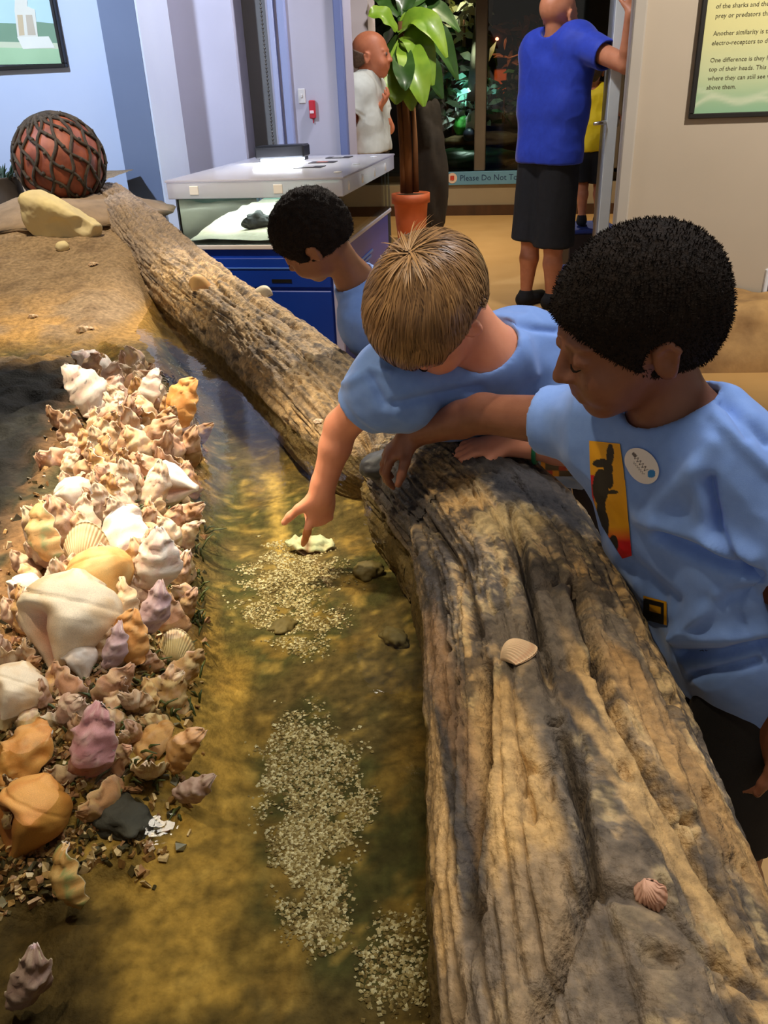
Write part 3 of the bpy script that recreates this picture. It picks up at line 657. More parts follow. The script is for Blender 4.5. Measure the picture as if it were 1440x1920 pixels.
H_BLACK = mat('black_hair', (22, 16, 12), (36, 26, 18), 120., .9, bump=.9, bscale=260., spec=.2)
M_EYE = mat('eye_dark', (92, 74, 64), (110, 92, 82), 5., .4)
def person(label, J, skin, hair=None, shirt=None, shorts=None, h=.005, sc=1., shoe=None, hands={}, arm=(.036, .031, .024), leg=(.062, .045, .034), tw=.062, belly=1., hh=None, socks=None, sleeve=.62, collar=False, shirt_loose=.012):
    J = {k: np.asarray(v, float) if not isinstance(v, (float, int)) else v for k, v in J.items()}
    A = J['A']; hc = J['head']; hs = J['hs']
    allp = np.stack([J[k] for k in J if getattr(J[k], 'shape', None) == (3,)])
    lo = allp.min(0) - .17 * max(1, sc); hi = allp.max(0) + .17 * max(1, sc); lo[2] = max(lo[2], -.01) if lo[2] < .2 else lo[2]
    Fd = Field(lo, hi, h)
    add_head(Fd, hc, A, hs)
    nb = J['neck']; sh = (J['shL'], J['shR']); hp = (J['hipL'], J['hipR']); hipc = (hp[0] + hp[1]) / 2; shc = (sh[0] + sh[1]) / 2
    skull_base = hc + A @ (np.array([0, -.028, -.055]) * hs)
    Fd.cone(skull_base, nb, .040 * hs, .044 * hs, .02)
    def torso(Fx, ex, k=.05):
        Fx.cone(sh[0] * .86 + sh[1] * .14, sh[1] * .86 + sh[0] * .14, tw * .80 + ex, tw * .80 + ex, k)
        for a_, b_ in zip(sh, hp):
            a2 = a_ * .74 + shc * .26; Fx.cone(a2, a2 * .45 + b_ * .55, tw + ex, tw * belly + ex, k); Fx.cone(a2 * .45 + b_ * .55, b_, tw * belly + ex, tw * 1.08 * belly + ex, k)
        Fx.cone(shc * .8 + hipc * .2, hipc, tw * 1.12 + ex, tw * 1.16 * belly + ex, k)
        Fx.cone(nb, shc, .048 * sc + ex, .05 * sc + ex, k)
    torso(Fd, -.009 * (1 if sc < 1.2 else 1.4))
    for s_ in 'LR':
        a, e, w = J['sh' + s_], J['el' + s_], J['wr' + s_]
        Fd.cone(a, e, arm[0] * 1.18, arm[1], .02); m_ = e * .7 + w * .3
        Fd.cone(e, m_, arm[1] * .98, arm[1] * .98, .015); Fd.cone(m_, w, arm[1] * .98, arm[2], .012)
        if s_ in hands: add_hand(Fd, w, *hands[s_][0], **hands[s_][1])
        a, e, w = J['hip' + s_], J['kn' + s_], J['an' + s_]
        Fd.cone(a, e, leg[0] * 1.15, leg[1], .03); m_ = e * .68 + w * .32; Fd.cone(e, m_, leg[1] * .92, leg[1] * 1.02, .02); Fd.cone(m_, w, leg[1] * 1.0, leg[2] * .8, .015)
        tf = J.get('toe' + s_)
        if tf is not None: Fd.cone(w, tf * .2 + w * .8 + np.array([0, 0, -.02 * sc]), leg[2] * .9, leg[2] * .9, .01); Fd.cone(np.r_[w[:2], tf[2]], tf, leg[2] * .8, leg[2] * .7, .015)
    v, F = Fd.get(); v = relax(v, F, 2, .4)
    base = np.array([v[:, 0].mean(), v[:, 1].mean(), v[:, 2].min()])
    me = mesh('person', v - base, F); body = obj('person', me, skin, None, Vector(base)); tag(body, label, 'person')
    out = {'body': body, 'base': base}
    def kid(name, v_, F_, m, par=body, col=None):
        me_ = mesh(name, v_ - base, F_, True, col); return obj(name, me_, m, par)
    # eyes: lowered lids with a lash line for the children, eyeballs for the adults
    for sx in (-1, 1):
        if sc <= 1.05:
            if sx < 0: continue
            ls = MB().tube([hc + A @ (np.array([sx * x_, y_, z_]) * hs) for x_, y_, z_ in ((.018, .0885, -.011), (.024, .0905, -.0135), (.030, .0905, -.0145), (.036, .0885, -.013), (.041, .0845, -.010))], [.0006, .0013, .0015, .0013, .0006], 5)
            kid('eyelash', np.array(ls.v), ls.f, H_BLACK); continue
        ec = hc + A @ (np.array([sx * .030, .0815, -.005]) * hs)
        e_ = MB().lathe([(.0005, -.0095 * hs), (.006 * hs, -.0072 * hs), (.0092 * hs, -.002 * hs), (.0092 * hs, .002 * hs), (.006 * hs, .0072 * hs), (.0005, .0095 * hs)], 12, tuple(ec))
        kid('eye', np.array(e_.v), e_.f, M_EYE)
    if shirt:
        hsx = .0038 if h < .0055 else h * .8; slo = np.minimum.reduce([J['shL'], J['shR'], J['hipL'], J['hipR'], J['elL'], J['elR'], nb]) - .16 * max(1, sc); shi = np.maximum.reduce([J['shL'], J['shR'], J['hipL'], J['hipR'], J['elL'], J['elR'], nb]) + .16 * max(1, sc); Fs = Field(slo, shi, hsx)
        ex = shirt_loose
        torso(Fs, ex); sr_ = arm[0] * 1.18 + ex * .75
        for s_ in 'LR':
            a, e = J['sh' + s_], J['el' + s_]; end = a + (e - a) * J.get('slv' + s_, sleeve)
            Fs.cone(a, end, arm[0] * 1.25 + ex * .8, sr_, .035, cap=True)
        for s_ in 'LR':
            a, e = J['sh' + s_], J['el' + s_]; end = a + (e - a) * J.get('slv' + s_, sleeve); dr_ = unit(e - a)
            Fs.cone(end - dr_ * .004, end + dr_ * .05, sr_ - .008 * max(1, sc), sr_ - .007 * max(1, sc), .003, 'sub')
        # lower body of the shirt
        dn = unit(hipc - shc); dn2 = unit(dn + np.array([0, 0, -.8]))
        hl = J.get('hem', .09)
        for b_ in hp: Fs.cone(b_, b_ + dn2 * (hl + .05), tw * 1.05 * belly + ex, tw * 1.05 * belly + ex * 1.2, .04)
        Fs.cone(hipc, hipc + dn2 * (hl + .05), tw * 1.12 * belly + ex, tw * 1.1 * belly + ex * 1.2, .04)
        Fs.cut(hipc + dn2 * hl, dn2, 0, hipc + dn2 * hl, .26 * max(sc, 1.))
        nd = unit(skull_base - nb)
        Fs.cone(nb - nd * .004, nb + nd * .055 * max(1, sc), .050 * hs, .066 * hs, .010, 'sub')
        for q in shirt.get('ops', []): getattr(Fs, q[0])(*q[1], **q[2])
        v, F = Fs.get(); v = relax(v, F, 2, .45); n_ = vnormals(v, F)
        wr_ = shirt.get('wr', .006); ws = shirt.get('ws', 9.)
        f1 = fbm(v * ws + 3.3, 3, shirt.get('seed', 5)); fold = 1 - np.abs(f1 * 2 - 1) * 3.0; f2 = fbm(v * ws * 2.3, 2, 77)
        quiet = np.ones(len(v))
        for s_ in 'LR':
            a, e = J['sh' + s_], J['el' + s_]; end = a + (e - a) * J.get('slv' + s_, sleeve); dr_ = unit(e - a); t_ = (v - end) @ dr_; rr_ = np.linalg.norm(v - end - t_[:, None] * dr_, axis=1)
            quiet *= 1 - sstep(-.03, -.012, t_) * (rr_ < sr_ * 1.4)
        quiet *= sstep(.0, .03, np.linalg.norm(v - (nb + nd * .01), axis=1) - .062 * hs) * .85 + .15
        v = v + n_ * (wr_ * quiet * np.maximum(np.clip(fold, -1, 1) * .8 + (f2 - .5) * .8, -.7))[:, None]
        if shirt.get('folds'):                # creases laid along lines on the side of the cloth that the camera sees
            q_ = v - CC; dd_ = q_ @ CF; pxy = np.stack([720 + FPX * (q_ @ CR) / dd_, 960 - FPX * (q_ @ CU) / dd_], 1); fc = np.clip(-(n_ * q_).sum(1) / np.linalg.norm(q_, axis=1), 0, 1)
            for pl_, w_, a_ in shirt['folds']:
                pl_ = np.asarray(pl_, float); dm = np.full(len(v), 1e9)
                for p0, p1 in zip(pl_[:-1], pl_[1:]):
                    ab = p1 - p0; t_ = np.clip((pxy - p0) @ ab / (ab @ ab), 0, 1); dm = np.minimum(dm, np.linalg.norm(pxy - p0 - t_[:, None] * ab, axis=1))
                v = v + n_ * (a_ * np.exp(-(dm / w_) ** 2) * sstep(.05, .3, fc))[:, None]
        out['shirt'] = kid('shirt', v, F, shirt['mat']); out['shirt_vf'] = (v, F)
    if shorts:
        Fs = Field(lo, hi, h); ex = shorts.get('ex', .016)
        kf = shorts.get('len', .95)
        Fs.cone(hp[0], hp[1], tw * 1.1 * belly + ex * .4, tw * 1.1 * belly + ex * .4, .03); Fs.cone(hipc, hipc + unit(shc - hipc) * .08 * sc, tw * 1.12 * belly + ex * .3, tw * 1.08 * belly + ex * .2, .03)
        for s_ in 'LR':
            a, e = J['hip' + s_], J['kn' + s_]; Fs.cone(a, a + (e - a) * kf, leg[0] * 1.15 + ex, leg[0] * 1.0 + ex * 1.6, .03, cap=True)
        v, F = Fs.get(); v = relax(v, F, 2, .4); n_ = vnormals(v, F); f1 = fbm(v * np.array([14, 14, 5.]), 3, 8)
        v = v + n_ * (.010 * sc * (f1 - .5))[:, None]
        out['shorts'] = kid('shorts', v, F, shorts['mat']); 
    if shoe:
        for s_ in 'LR':
            w, tf = J['an' + s_], J['toe' + s_]; z0 = tf[2] - .02 * sc; dr_ = unit(np.r_[(tf - w)[:2], 0])
            Fs = Field(np.minimum(w, tf) - .12 * sc, np.maximum(w, tf) + .12 * sc, h)
            hz_ = np.array([w[0], w[1], z0 + .03 * sc])
            Fs.cone(hz_ - dr_ * .02 * sc, np.array([tf[0], tf[1], z0 + .024 * sc]), leg[2] * 1.15, leg[2] * 1.02, .01); Fs.cone(hz_, hz_ + np.array([0, 0, .03 * sc]), leg[2] * 1.1, leg[2] * 1.05, .015)
            Fs.cut(np.array([0, 0, max(z0, .002 if z0 < .05 else z0)]), (0, 0, -1)); Fs.cut(hz_ + np.array([0, 0, .045 * sc]), (0, 0, 1))
            v, F = Fs.get(); kid('shoe', v, F, shoe)
    if hair: out['hair'] = hair(kid, hc, A, hs)
    return out

def cap_hair(thick, mt, disp=.004, dscale=90., low=-.062, front=.035, fuzz=0, fmat=None, h=.0045, curl=.0, face_n=(0, .75, -.66), ear=.026):
    def f(kid, c, A, s):
        w = lambda x, y, z: c + A @ (np.array([x, y, z]) * s)
        Fd = Field(c - .16 * s, c + .16 * s, h)
        Fd.ell(w(0, -.012, .022), (np.array([.072, .092, .080]) + thick) * s, A, 0)
        Fd.cone(w(0, -.06, -.02), w(0, -.052, -.055), (.045 + thick * .4) * s, (.04 + thick * .3) * s, .03)
        n = np.array(face_n); n = n / np.linalg.norm(n)
        Fd.cut(w(*(n * front)), A @ n, .008); Fd.cut(w(0, 0, low), A @ np.array([0, .15, -1.]), .012)
        for sx in (-1, 1): Fd.ell(w(sx * .088, .002, -.024), np.array([.03, ear, ear * 1.25]) * s, A, .006, 'sub')
        v, F = Fd.get(); v = relax(v, F, 1, .4); n_ = vnormals(v, F)
        if disp: v = v + n_ * (disp * (fbm((v - c) * dscale, 3, 12) - .45) * 2)[:, None]
        o = kid('hair', v, F, mt)
        if fuzz:                            # short strands that break the outline
            k = RNG.choice(len(v), fuzz); p = v[k]; d = n_[k] + RNG.normal(0, .55, (fuzz, 3)); d /= np.linalg.norm(d, axis=1)[:, None]
            L = (RNG.uniform(.0025, .0055, fuzz) * s)[:, None]; t = np.cross(d, RNG.normal(0, 1, (fuzz, 3))); t /= np.linalg.norm(t, axis=1)[:, None]
            w_ = .0006 * s; V = np.stack([p - t * w_, p + t * w_, p + d * L * .6 + t * (w_ * .8 + curl), p + d * L + t * curl * 2, p + d * L * .6 - t * (w_ * .8 - curl)], 1).reshape(-1, 3)
            Fc = [(5 * i, 5 * i + 1, 5 * i + 2, 5 * i + 3, 5 * i + 4) for i in range(fuzz)]
            st = kid('hair_strands', V, Fc, fmat or mt, o); st['kind'] = 'stuff'
        return o
    return f
def flow_hair(mt, n=13000, whorl=(.02, -.50, .86)):
    def f(kid, c, A, s):
        base = cap_hair(.012, mt, .0015, 60., low=-.050, front=.064, h=.0045, ear=.024)(kid, c, A, s)
        wh = unit(whorl); d = RNG.normal(0, 1, (n * 3, 3)); d /= np.linalg.norm(d, axis=1)[:, None]
        d = d[(d[:, 2] > -.60) & ~((d[:, 1] > .45) & (d[:, 2] < .34)) & ~((d[:, 1] > -.28) & (d[:, 2] < -.12))][:n]
        k = len(d); T = 11
        tng = d * (d @ wh)[:, None] - wh; tng /= np.linalg.norm(tng, axis=1)[:, None] + 1e-6
        sw = np.cross(d, tng); clump = fbm(d * 3.2, 2, 61) - .5; clump2 = fbm(d * 11., 2, 62) - .5
        near_ = sstep(.75, .97, d @ wh); tng = tng + sw * (.32 + clump * .8 + clump2 * .45 + RNG.normal(0, 1., k) * (.04 + .5 * near_))[:, None]
        tng -= d * np.sum(tng * d, 1)[:, None]; tng /= np.linalg.norm(tng, axis=1)[:, None]
        Lang = RNG.uniform(.55, .80, k) * (1 + .20 * sstep(.2, .8, d[:, 1])) * (1 - .35 * sstep(.1, -.5, d[:, 2])); rad = np.array([.072, .092, .080]) + .012
        for _ in range(6):
            bad = np.zeros(k, bool)
            for fr_ in (.5, .75, 1.):
                q = d * np.cos(Lang * fr_)[:, None] + tng * np.sin(Lang * fr_)[:, None]; e_ = np.array([0, -.012, .022]) + q * rad
                bad |= (e_[:, 2] < .004) & (e_[:, 1] > -.046) & (e_[:, 1] < .055) & (np.abs(e_[:, 0]) > .035)
            Lang = np.where(bad, Lang * .72, Lang)
        cl2 = fbm(d * 8., 3, 71); lay = RNG.uniform(0, 1, k)
        V = np.zeros((k, T, 2, 3)); wdt = RNG.uniform(.0007, .0013, k)
        for j in range(T):
            t = j / (T - 1); a = Lang * t; q = d * np.cos(a)[:, None] + tng * np.sin(a)[:, None]
            lift = .0010 + .0050 * lay + .0045 * math.sin(math.pi * min(t * .9, 1)) * (.4 + 1.2 * cl2) * (1 - .55 * sstep(.65, .95, d @ wh))
            pnt = np.array([0, -.012, .022]) + q * (rad + lift[:, None])
            g = np.cross(q, -d * np.sin(a)[:, None] + tng * np.cos(a)[:, None]); g /= np.linalg.norm(g, axis=1)[:, None]
            ww = wdt * (1.0 if t < .55 else max(.06, 1 - (t - .55) / .46)); V[:, j, 0] = pnt - g * ww[:, None]; V[:, j, 1] = pnt + g * ww[:, None]
        for i_ in np.argsort(-(d @ wh))[:90]:      # a small cowlick standing up at the crown
            up_ = RNG.uniform(.3, 1.0); V[i_] += (np.linspace(0, 1, T) ** 1.4 * .020 * up_)[:, None, None] * (wh * .6 + np.array([.3, -.35, .5]) + RNG.normal(0, .3, 3))[None, None, :]
        W_ = (V.reshape(-1, 3) * s) @ A.T + c
        Fc = [(i * T * 2 + 2 * j, i * T * 2 + 2 * j + 1, i * T * 2 + 2 * j + 3, i * T * 2 + 2 * j + 2) for i in range(k) for j in range(T - 1)]
        tone = np.clip(.65 * (cl2 - .25) * 1.6 + .35 * RNG.uniform(0, 1, k), 0, 1); ca = mixc(np.zeros((k, 3)) + lin((82, 55, 33)), lin((188, 142, 88)), tone)
        colr = np.repeat(ca, T * 2, 0)
        st = kid('hair_strands', W_, Fc, mat('blond_strands', 'attr', .1, 5., .42, spec=.5), base, colr); st['kind'] = 'stuff'
        return base
    return f

SK_DARK = mat('skin_deep_brown', (126, 78, 56), (138, 88, 64), 40., .45, bump=.08, bscale=400., sss=.05)
SK_DARK2 = mat('skin_brown', (140, 92, 62), (150, 98, 68), 40., .45, sss=.05)
SK_FAIR = mat('skin_fair', (230, 150, 114), (238, 160, 124), 40., .5, bump=.05, bscale=400., sss=.12)
SK_TAN = mat('skin_tan', (190, 122, 86), (202, 134, 98), 30., .5, sss=.08)
CLOTH = mat('light_blue_jersey', (120, 156, 224), (128, 164, 230), 60., .85, bump=.12, bscale=900., sheen=.25)
H_BLOND = mat('blond_cap', (92, 66, 40), (120, 88, 54), 40., .55)
BLACKCL = mat('black_cloth', (20, 20, 22), (26, 26, 28), 30., .85, bump=.1, bscale=300.)

# ---- right boy: leans over the near log, right hand on the dark stone
A = head_axes(ci(-.92, -.36, -.06), ci(.05, -.60, .80))
JR = dict(A=A, head=P(1186, 606, .955), hs=.955, neck=P(1262, 792, 1.03), shL=P(1382, 872, .99), shR=P(1135, 800, 1.15), elL=P(1515, 1130, .98), wrL=P(1468, 1375, 1.07), elR=P(905, 775, 1.29), wrR=P(778, 812, 1.40),
          hipL=P(1412, 1205, 1.10), hipR=P(1305, 1130, 1.24), knL=(.50, .86, .34), knR=(.50, 1.06, .34), anL=(.56, .88, .07), anR=(.58, 1.08, .07), toeL=(.45, .87, .025), toeR=(.47, 1.07, .025), hem=.075, slvR=.47, slvL=.74)
ops = []
def fold(pts, r, k, op): 
    for a_, b_ in zip(pts[:-1], pts[1:]): ops.append(('cone', (np.asarray(a_), np.asarray(b_), r, r), dict(k=k, op=op)))
FR = [([(1235, 1004), (1300, 1032), (1420, 1082)], 11, -.022), ([(1240, 975), (1320, 1000), (1410, 1046)], 18, .014), ([(1330, 900), (1345, 990), (1400, 1065)], 10, -.020), ([(1310, 880), (1320, 980), (1380, 1040)], 20, .010), ([(1215, 965), (1290, 890), (1330, 835)], 26, .013), ([(1275, 1226), (1350, 1226), (1440, 1205)], 9, -.014), ([(1275, 1196), (1350, 1192), (1440, 1178)], 16, .012), ([(1295, 1268), (1420, 1240)], 8, -.010), ([(1275, 1185), (1345, 1120)], 14, .012), ([(1330, 1130), (1420, 1110)], 16, -.012), ([(1180, 1060), (1260, 1130)], 18, -.010), ([(1360, 740), (1440, 830)], 12, -.008), ([(1340, 780), (1440, 880)], 14, .008), ([(1300, 720), (1370, 760), (1400, 820)], 10, -.007)]
HR = {'R': ((unit(P(712, 868, 1.435) - P(778, 812, 1.40)), ci(-.25, .75, .60)), dict(s=.88, side=-1, curl=(28, 34, 22), thumb=48, spread=.16)),
      'L': ((np.array([.02, .25, -1.]), np.array([.9, -.2, .1])), dict(s=.85, side=1))}
PR = person('boy with short black hair and round white chest sticker, reaching over the near log', JR, SK_DARK, cap_hair(.015, H_BLACK, .0016, 120., low=-.060, front=.040, fuzz=12000), dict(mat=CLOTH, ops=ops, wr=.007, ws=8., seed=15, folds=FR), dict(mat=BLACKCL, len=.9, ex=.004), h=.004, shoe=BLACKCL, hands=HR, sc=1.0, arm=(.036, .030, .023))
# ---- middle boy: blond, bends down to touch the shell under the water
A = head_axes(ci(-.42, -.84, -.28), ci(.66, -.50, .56))
JM = dict(A=A, head=P(806, 582, 1.26), hs=.955, neck=P(925, 672, 1.37), shL=P(1010, 655, 1.45), shR=P(715, 728, 1.36), elL=P(1085, 845, 1.42), wrL=P(955, 832, 1.46), elR=P(640, 800, 1.43), wrR=P(604, 918, 1.485),
          hipL=(.47, 1.62, .68), hipR=(.33, 1.72, .68), knL=(.55, 1.72, .36), knR=(.42, 1.82, .36), anL=(.56, 1.80, .07), anR=(.44, 1.90, .07), toeL=(.46, 1.72, .025), toeR=(.34, 1.82, .025), hem=.07, slvR=.52, slvL=.7)
HM = {'R': ((unit(P(597, 1008, 1.535) - P(604, 918, 1.485)), ci(.45, .25, .85)), dict(s=.90, side=1, curl=(6, 8, 6), thumb=48, spread=.05, point=True)),
      'L': ((ci(-1, -.1, -.1), ci(0, .8, .6)), dict(s=.88, side=-1))}
PM = person('blond boy in light blue shirt bending down with his finger on the shell underwater', JM, SK_FAIR, flow_hair(H_BLOND), dict(mat=CLOTH, wr=.007, ws=9., seed=25, folds=[([(950, 600), (1000, 615), (1045, 620)], 7, -.008), ([(985, 640), (1000, 700)], 12, .006), ([(690, 700), (720, 760)], 8, -.008), ([(650, 720), (700, 690), (730, 700)], 10, .008), ([(740, 760), (830, 740), (900, 730)], 10, -.010)]), dict(mat=mat('navy_cloth', (32, 36, 60), (38, 42, 68), 30., .85), ex=.004), h=.004, shoe=BLACKCL, hands=HM, arm=(.033, .028, .0215))
# ---- back boy behind the far log
A = head_axes(ci(-.74, -.46, -.48), ci(-.10, -.72, .68))
JB = dict(A=A, head=P(582, 443, 2.02), hs=.94, neck=P(668, 530, 2.12), shL=P(684, 610, 2.10), shR=P(772, 535, 2.30), elL=(.02, 2.14, .70), wrL=(.06, 2.22, .55), elR=(.16, 2.55, .68), wrR=(.10, 2.52, .52),
          hipL=(.13, 2.28, .60), hipR=(.20, 2.45, .60), knL=(.16, 2.28, .33), knR=(.24, 2.46, .33), anL=(.20, 2.28, .07), anR=(.28, 2.47, .07), toeL=(.09, 2.29, .025), toeR=(.17, 2.50, .025), hem=.07)
HB = {'L': ((np.array([.1, .2, -1.]), np.array([0, -1., 0])), dict(s=.85, side=-1)), 'R': ((np.array([-.1, .1, -1.]), np.array([0, 1., 0])), dict(s=.85, side=1))}
PB = person('boy with curly black hair behind the far log, looking toward the glass tank', JB, SK_DARK2, cap_hair(.016, H_BLACK, .006, 75., low=-.05, front=.045, fuzz=5000, curl=.001), dict(mat=CLOTH, wr=.007, ws=9., seed=35), dict(mat=BLACKCL, ex=.004), h=.005, shoe=BLACKCL, hands=HB)
# ---- man in the blue T-shirt at the door
YM = 5.58
def at_y(px, py, Y=YM): return aty(px, py, Y)
fm = unit((.80, .60, 0)); lm = np.array([-fm[1], fm[0], 0]); zz = np.array([0, 0, 1.])
A = np.stack([lm, unit(fm + zz * .12), np.cross(lm, unit(fm + zz * .12))], 1); A[:, 2] = zz
hipc = at_y(1030, 288); shc = at_y(1046, 98)
JX = dict(A=np.stack([lm, fm, zz], 1), head=at_y(1048, 24), hs=1.28, neck=at_y(1043, 74), shL=shc + lm * .185, shR=shc - lm * .185 + zz * .03, elL=shc + lm * .24 + fm * .10 - zz * .26, wrL=shc + lm * .16 + fm * .28 - zz * .36,
          elR=at_y(1176, 122, 5.06), wrR=at_y(1184, 26, 4.99), hipL=hipc + lm * .09, hipR=hipc - lm * .09, knL=at_y(1006, 455) + lm * .07 + fm * .02, knR=at_y(1020, 462) - lm * .08, anL=np.r_[at_y(1000, 560)[:2], .08] + lm * .07, anR=np.r_[at_y(1018, 565)[:2], .08] - lm * .07,
          toeL=np.r_[at_y(1000, 560)[:2], .03] + lm * .07 + fm * .15, toeR=np.r_[at_y(1018, 565)[:2], .03] - lm * .07 + fm * .15, hem=.05, slvR=.55, slvL=.6)
HX = {'R': ((ci(.05, 1, 0), ci(.3, 0, 1)), dict(s=1.15, side=-1, curl=(10, 15, 10))), 'L': ((fm, zz), dict(s=1.15, side=1))}
ROYAL = mat('royal_blue_jersey', (30, 58, 178), (36, 66, 190), 40., .7, bump=.1, bscale=500., sheen=.2)
PX = person('tall bald man in royal blue T-shirt and black shorts leaning on the door', JX, SK_TAN, None, dict(mat=ROYAL, wr=.007, ws=4.5, seed=45), dict(mat=BLACKCL, len=.98, ex=.03), h=.0075, sc=1.35, shoe=BLACKCL, hands=HX, arm=(.052, .046, .034), leg=(.082, .062, .045), tw=.098, belly=1.02, shirt_loose=.026)
# ---- man in the grey polo shirt behind the tank
YP = 6.2
f_ = unit((.96, -.28, 0)); l_ = np.array([-f_[1], f_[0], 0]); hp = at_y(692, 275, YP); sh_ = at_y(684, 170, YP)
JP = dict(A=np.stack([l_, f_, zz], 1), head=at_y(697, 101, YP), hs=1.30, neck=at_y(688, 143, YP), shL=sh_ + l_ * .19, shR=sh_ - l_ * .19, elL=sh_ + l_ * .20 + f_ * .10 - zz * .24, wrL=at_y(706, 204, YP - .08), elR=at_y(668, 238, YP) - l_ * .25, wrR=at_y(684, 300, YP) - l_ * .26,
          hipL=hp + l_ * .09, hipR=hp - l_ * .09, knL=np.r_[hp[:2], .48] + l_ * .09, knR=np.r_[hp[:2], .48] - l_ * .09, anL=np.r_[hp[:2], .08] + l_ * .09, anR=np.r_[hp[:2], .08] - l_ * .09, toeL=np.r_[hp[:2], .03] + l_ * .09 + f_ * .15, toeR=np.r_[hp[:2], .03] - l_ * .09 + f_ * .15, hem=.03, slvL=.62, slvR=.60)
HP = {'L': ((unit(f_ * .8 + zz * .55 - l_ * .3), unit(f_ * .7 - zz * .4)), dict(s=1.2, side=1, curl=(25, 30, 20))), 'R': ((unit(-zz + f_ * .25), -l_), dict(s=1.15, side=-1))}
POLO = mat('grey_polo_knit', (192, 194, 184), (200, 202, 192), 40., .85, bump=.15, bscale=500.)
PP = person('smiling balding man in pale grey polo shirt standing behind the glass tank', JP, mat('skin_ruddy', (196, 118, 84), (208, 130, 94), 30., .5), cap_hair(.003, mat('grey_hair', (120, 96, 80), (150, 124, 104), 90., .8), .001, low=-.05, front=-.004, h=.007, face_n=(0, .35, .94)), dict(mat=POLO, wr=.006, ws=5., seed=55), dict(mat=mat('dark_trousers', (34, 32, 34), (40, 38, 40), 20., .85), len=2.0, ex=.02), h=.0075, sc=1.3, shoe=BLACKCL, hands=HP, arm=(.050, .044, .033), leg=(.078, .06, .045), tw=.088, belly=1.12, shirt_loose=.02)
col_ = MB(); nbp = JP['neck']
prof = [(nbp + f_ * (.062 * math.cos(t)) + l_ * (.066 * math.sin(t)) - zz * (.012 * math.cos(t) + .004)) for t in np.linspace(0, 2 * math.pi, 20)]
col_.tube(prof, .014, 8); oc = mesh('collar', np.array(col_.v) - PP['base'], col_.f); obj('collar', oc, POLO, PP['body'])
# ---- child in the yellow shirt on the step
YK = 6.4
f_ = unit((.25, .97, 0)); l_ = np.array([-f_[1], f_[0], 0]); sh_ = at_y(1108, 178, YK); hp = at_y(1112, 268, YK); zk = at_y(1105, 424, YK)[2]
JK = dict(A=np.stack([l_, f_, zz], 1), head=at_y(1108, 130, YK), hs=1.08, neck=at_y(1108, 166, YK), shL=sh_ + l_ * .125, shR=sh_ - l_ * .125, elL=sh_ + l_ * .15 - zz * .17 + f_ * .06, wrL=sh_ + l_ * .12 - zz * .22 + f_ * .20, elR=at_y(1148, 205, YK) + f_ * .02, wrR=at_y(1160, 222, YK) + f_ * .16,
          hipL=hp + l_ * .06, hipR=hp - l_ * .06, knL=at_y(1092, 345, YK), knR=at_y(1124, 345, YK), anL=at_y(1091, 405, YK), anR=at_y(1122, 405, YK), toeL=np.r_[at_y(1091, 410, YK)[:2], zk + .03] + f_ * .10, toeR=np.r_[at_y(1122, 410, YK)[:2], zk + .03] + f_ * .10, hem=.05)
HK = {'L': ((f_, zz), dict(s=.85, side=1)), 'R': ((f_, zz), dict(s=.85, side=-1))}
YEL = mat('yellow_jersey', (238, 204, 10), (244, 212, 22), 40., .7)
PK = person('child in yellow shirt and black shorts standing on the blue topped step', JK, SK_TAN, cap_hair(.012, mat('brown_hair', (60, 42, 28), (78, 54, 36), 80., .7), .002, h=.007), dict(mat=YEL, wr=.006, ws=9., seed=65), dict(mat=BLACKCL, len=.95, ex=.02), h=.007, sc=1.0, shoe=BLACKCL, hands=HK, arm=(.034, .029, .022), leg=(.055, .042, .032), tw=.06)

# ---- print and round sticker on the right boy's shirt, bracelet on the middle boy
BVS = BVHTree.FromPolygons([tuple(p) for p in PR['shirt_vf'][0]], [tuple(map(int, f)) for f in PR['shirt_vf'][1]])
BVM = BVHTree.FromPolygons([tuple(p) for p in PM['shirt_vf'][0]], [tuple(map(int, f)) for f in PM['shirt_vf'][1]])
def decal(name, grid, colf, bv, parent, base, mt, off=.0016):
    """a printed patch lying on the cloth: grid of sight points dropped on the shirt surface"""
    nu, nv = len(grid), len(grid[0]); vs_ = []; ok = True; cols = []; good = []
    for row in grid:
        for x, y in row:
            d = Vector(ray(x, y)).normalized(); r = bv.ray_cast(Vector(CC), d)
            if r[0] is None: vs_.append((0, 0, 0)); good.append(False)
            else:
                n_ = r[1] if r[1].dot(d) < 0 else -r[1]; vs_.append(tuple(np.array(r[0] + n_ * off) - base)); good.append(True)
            cols.append(colf(x, y))
    F = [f for f in grid_faces(nu, nv) if all(good[i] for i in f) and max((Vector(vs_[f[0]]) - Vector(vs_[j])).length for j in f) < .03]
    if not F: return None
    used = sorted({i for f in F for i in f}); rm = {i: k for k, i in enumerate(used)}
    me = mesh(name, np.array([vs_[i] for i in used]), [tuple(rm[i] for i in f) for f in F], True, np.array([cols[i] for i in used])); return obj(name, me, mt, parent)
M_PRINT = mat('screen_print', 'attr', .05, 30., .6)
YL, RD, BK, WH, BLU, GRY = (lin(c) for c in ((240, 170, 14), (214, 16, 26), (26, 22, 18), (240, 234, 230), (20, 130, 206), (120, 116, 122)))
def el(x, y, cx, cy, rx, ry, a=0.): 
    c_, s_ = math.cos(a), math.sin(a); dx, dy = x - cx, y - cy; return ((dx * c_ + dy * s_) / rx) ** 2 + ((-dx * s_ + dy * c_) / ry) ** 2 < 1
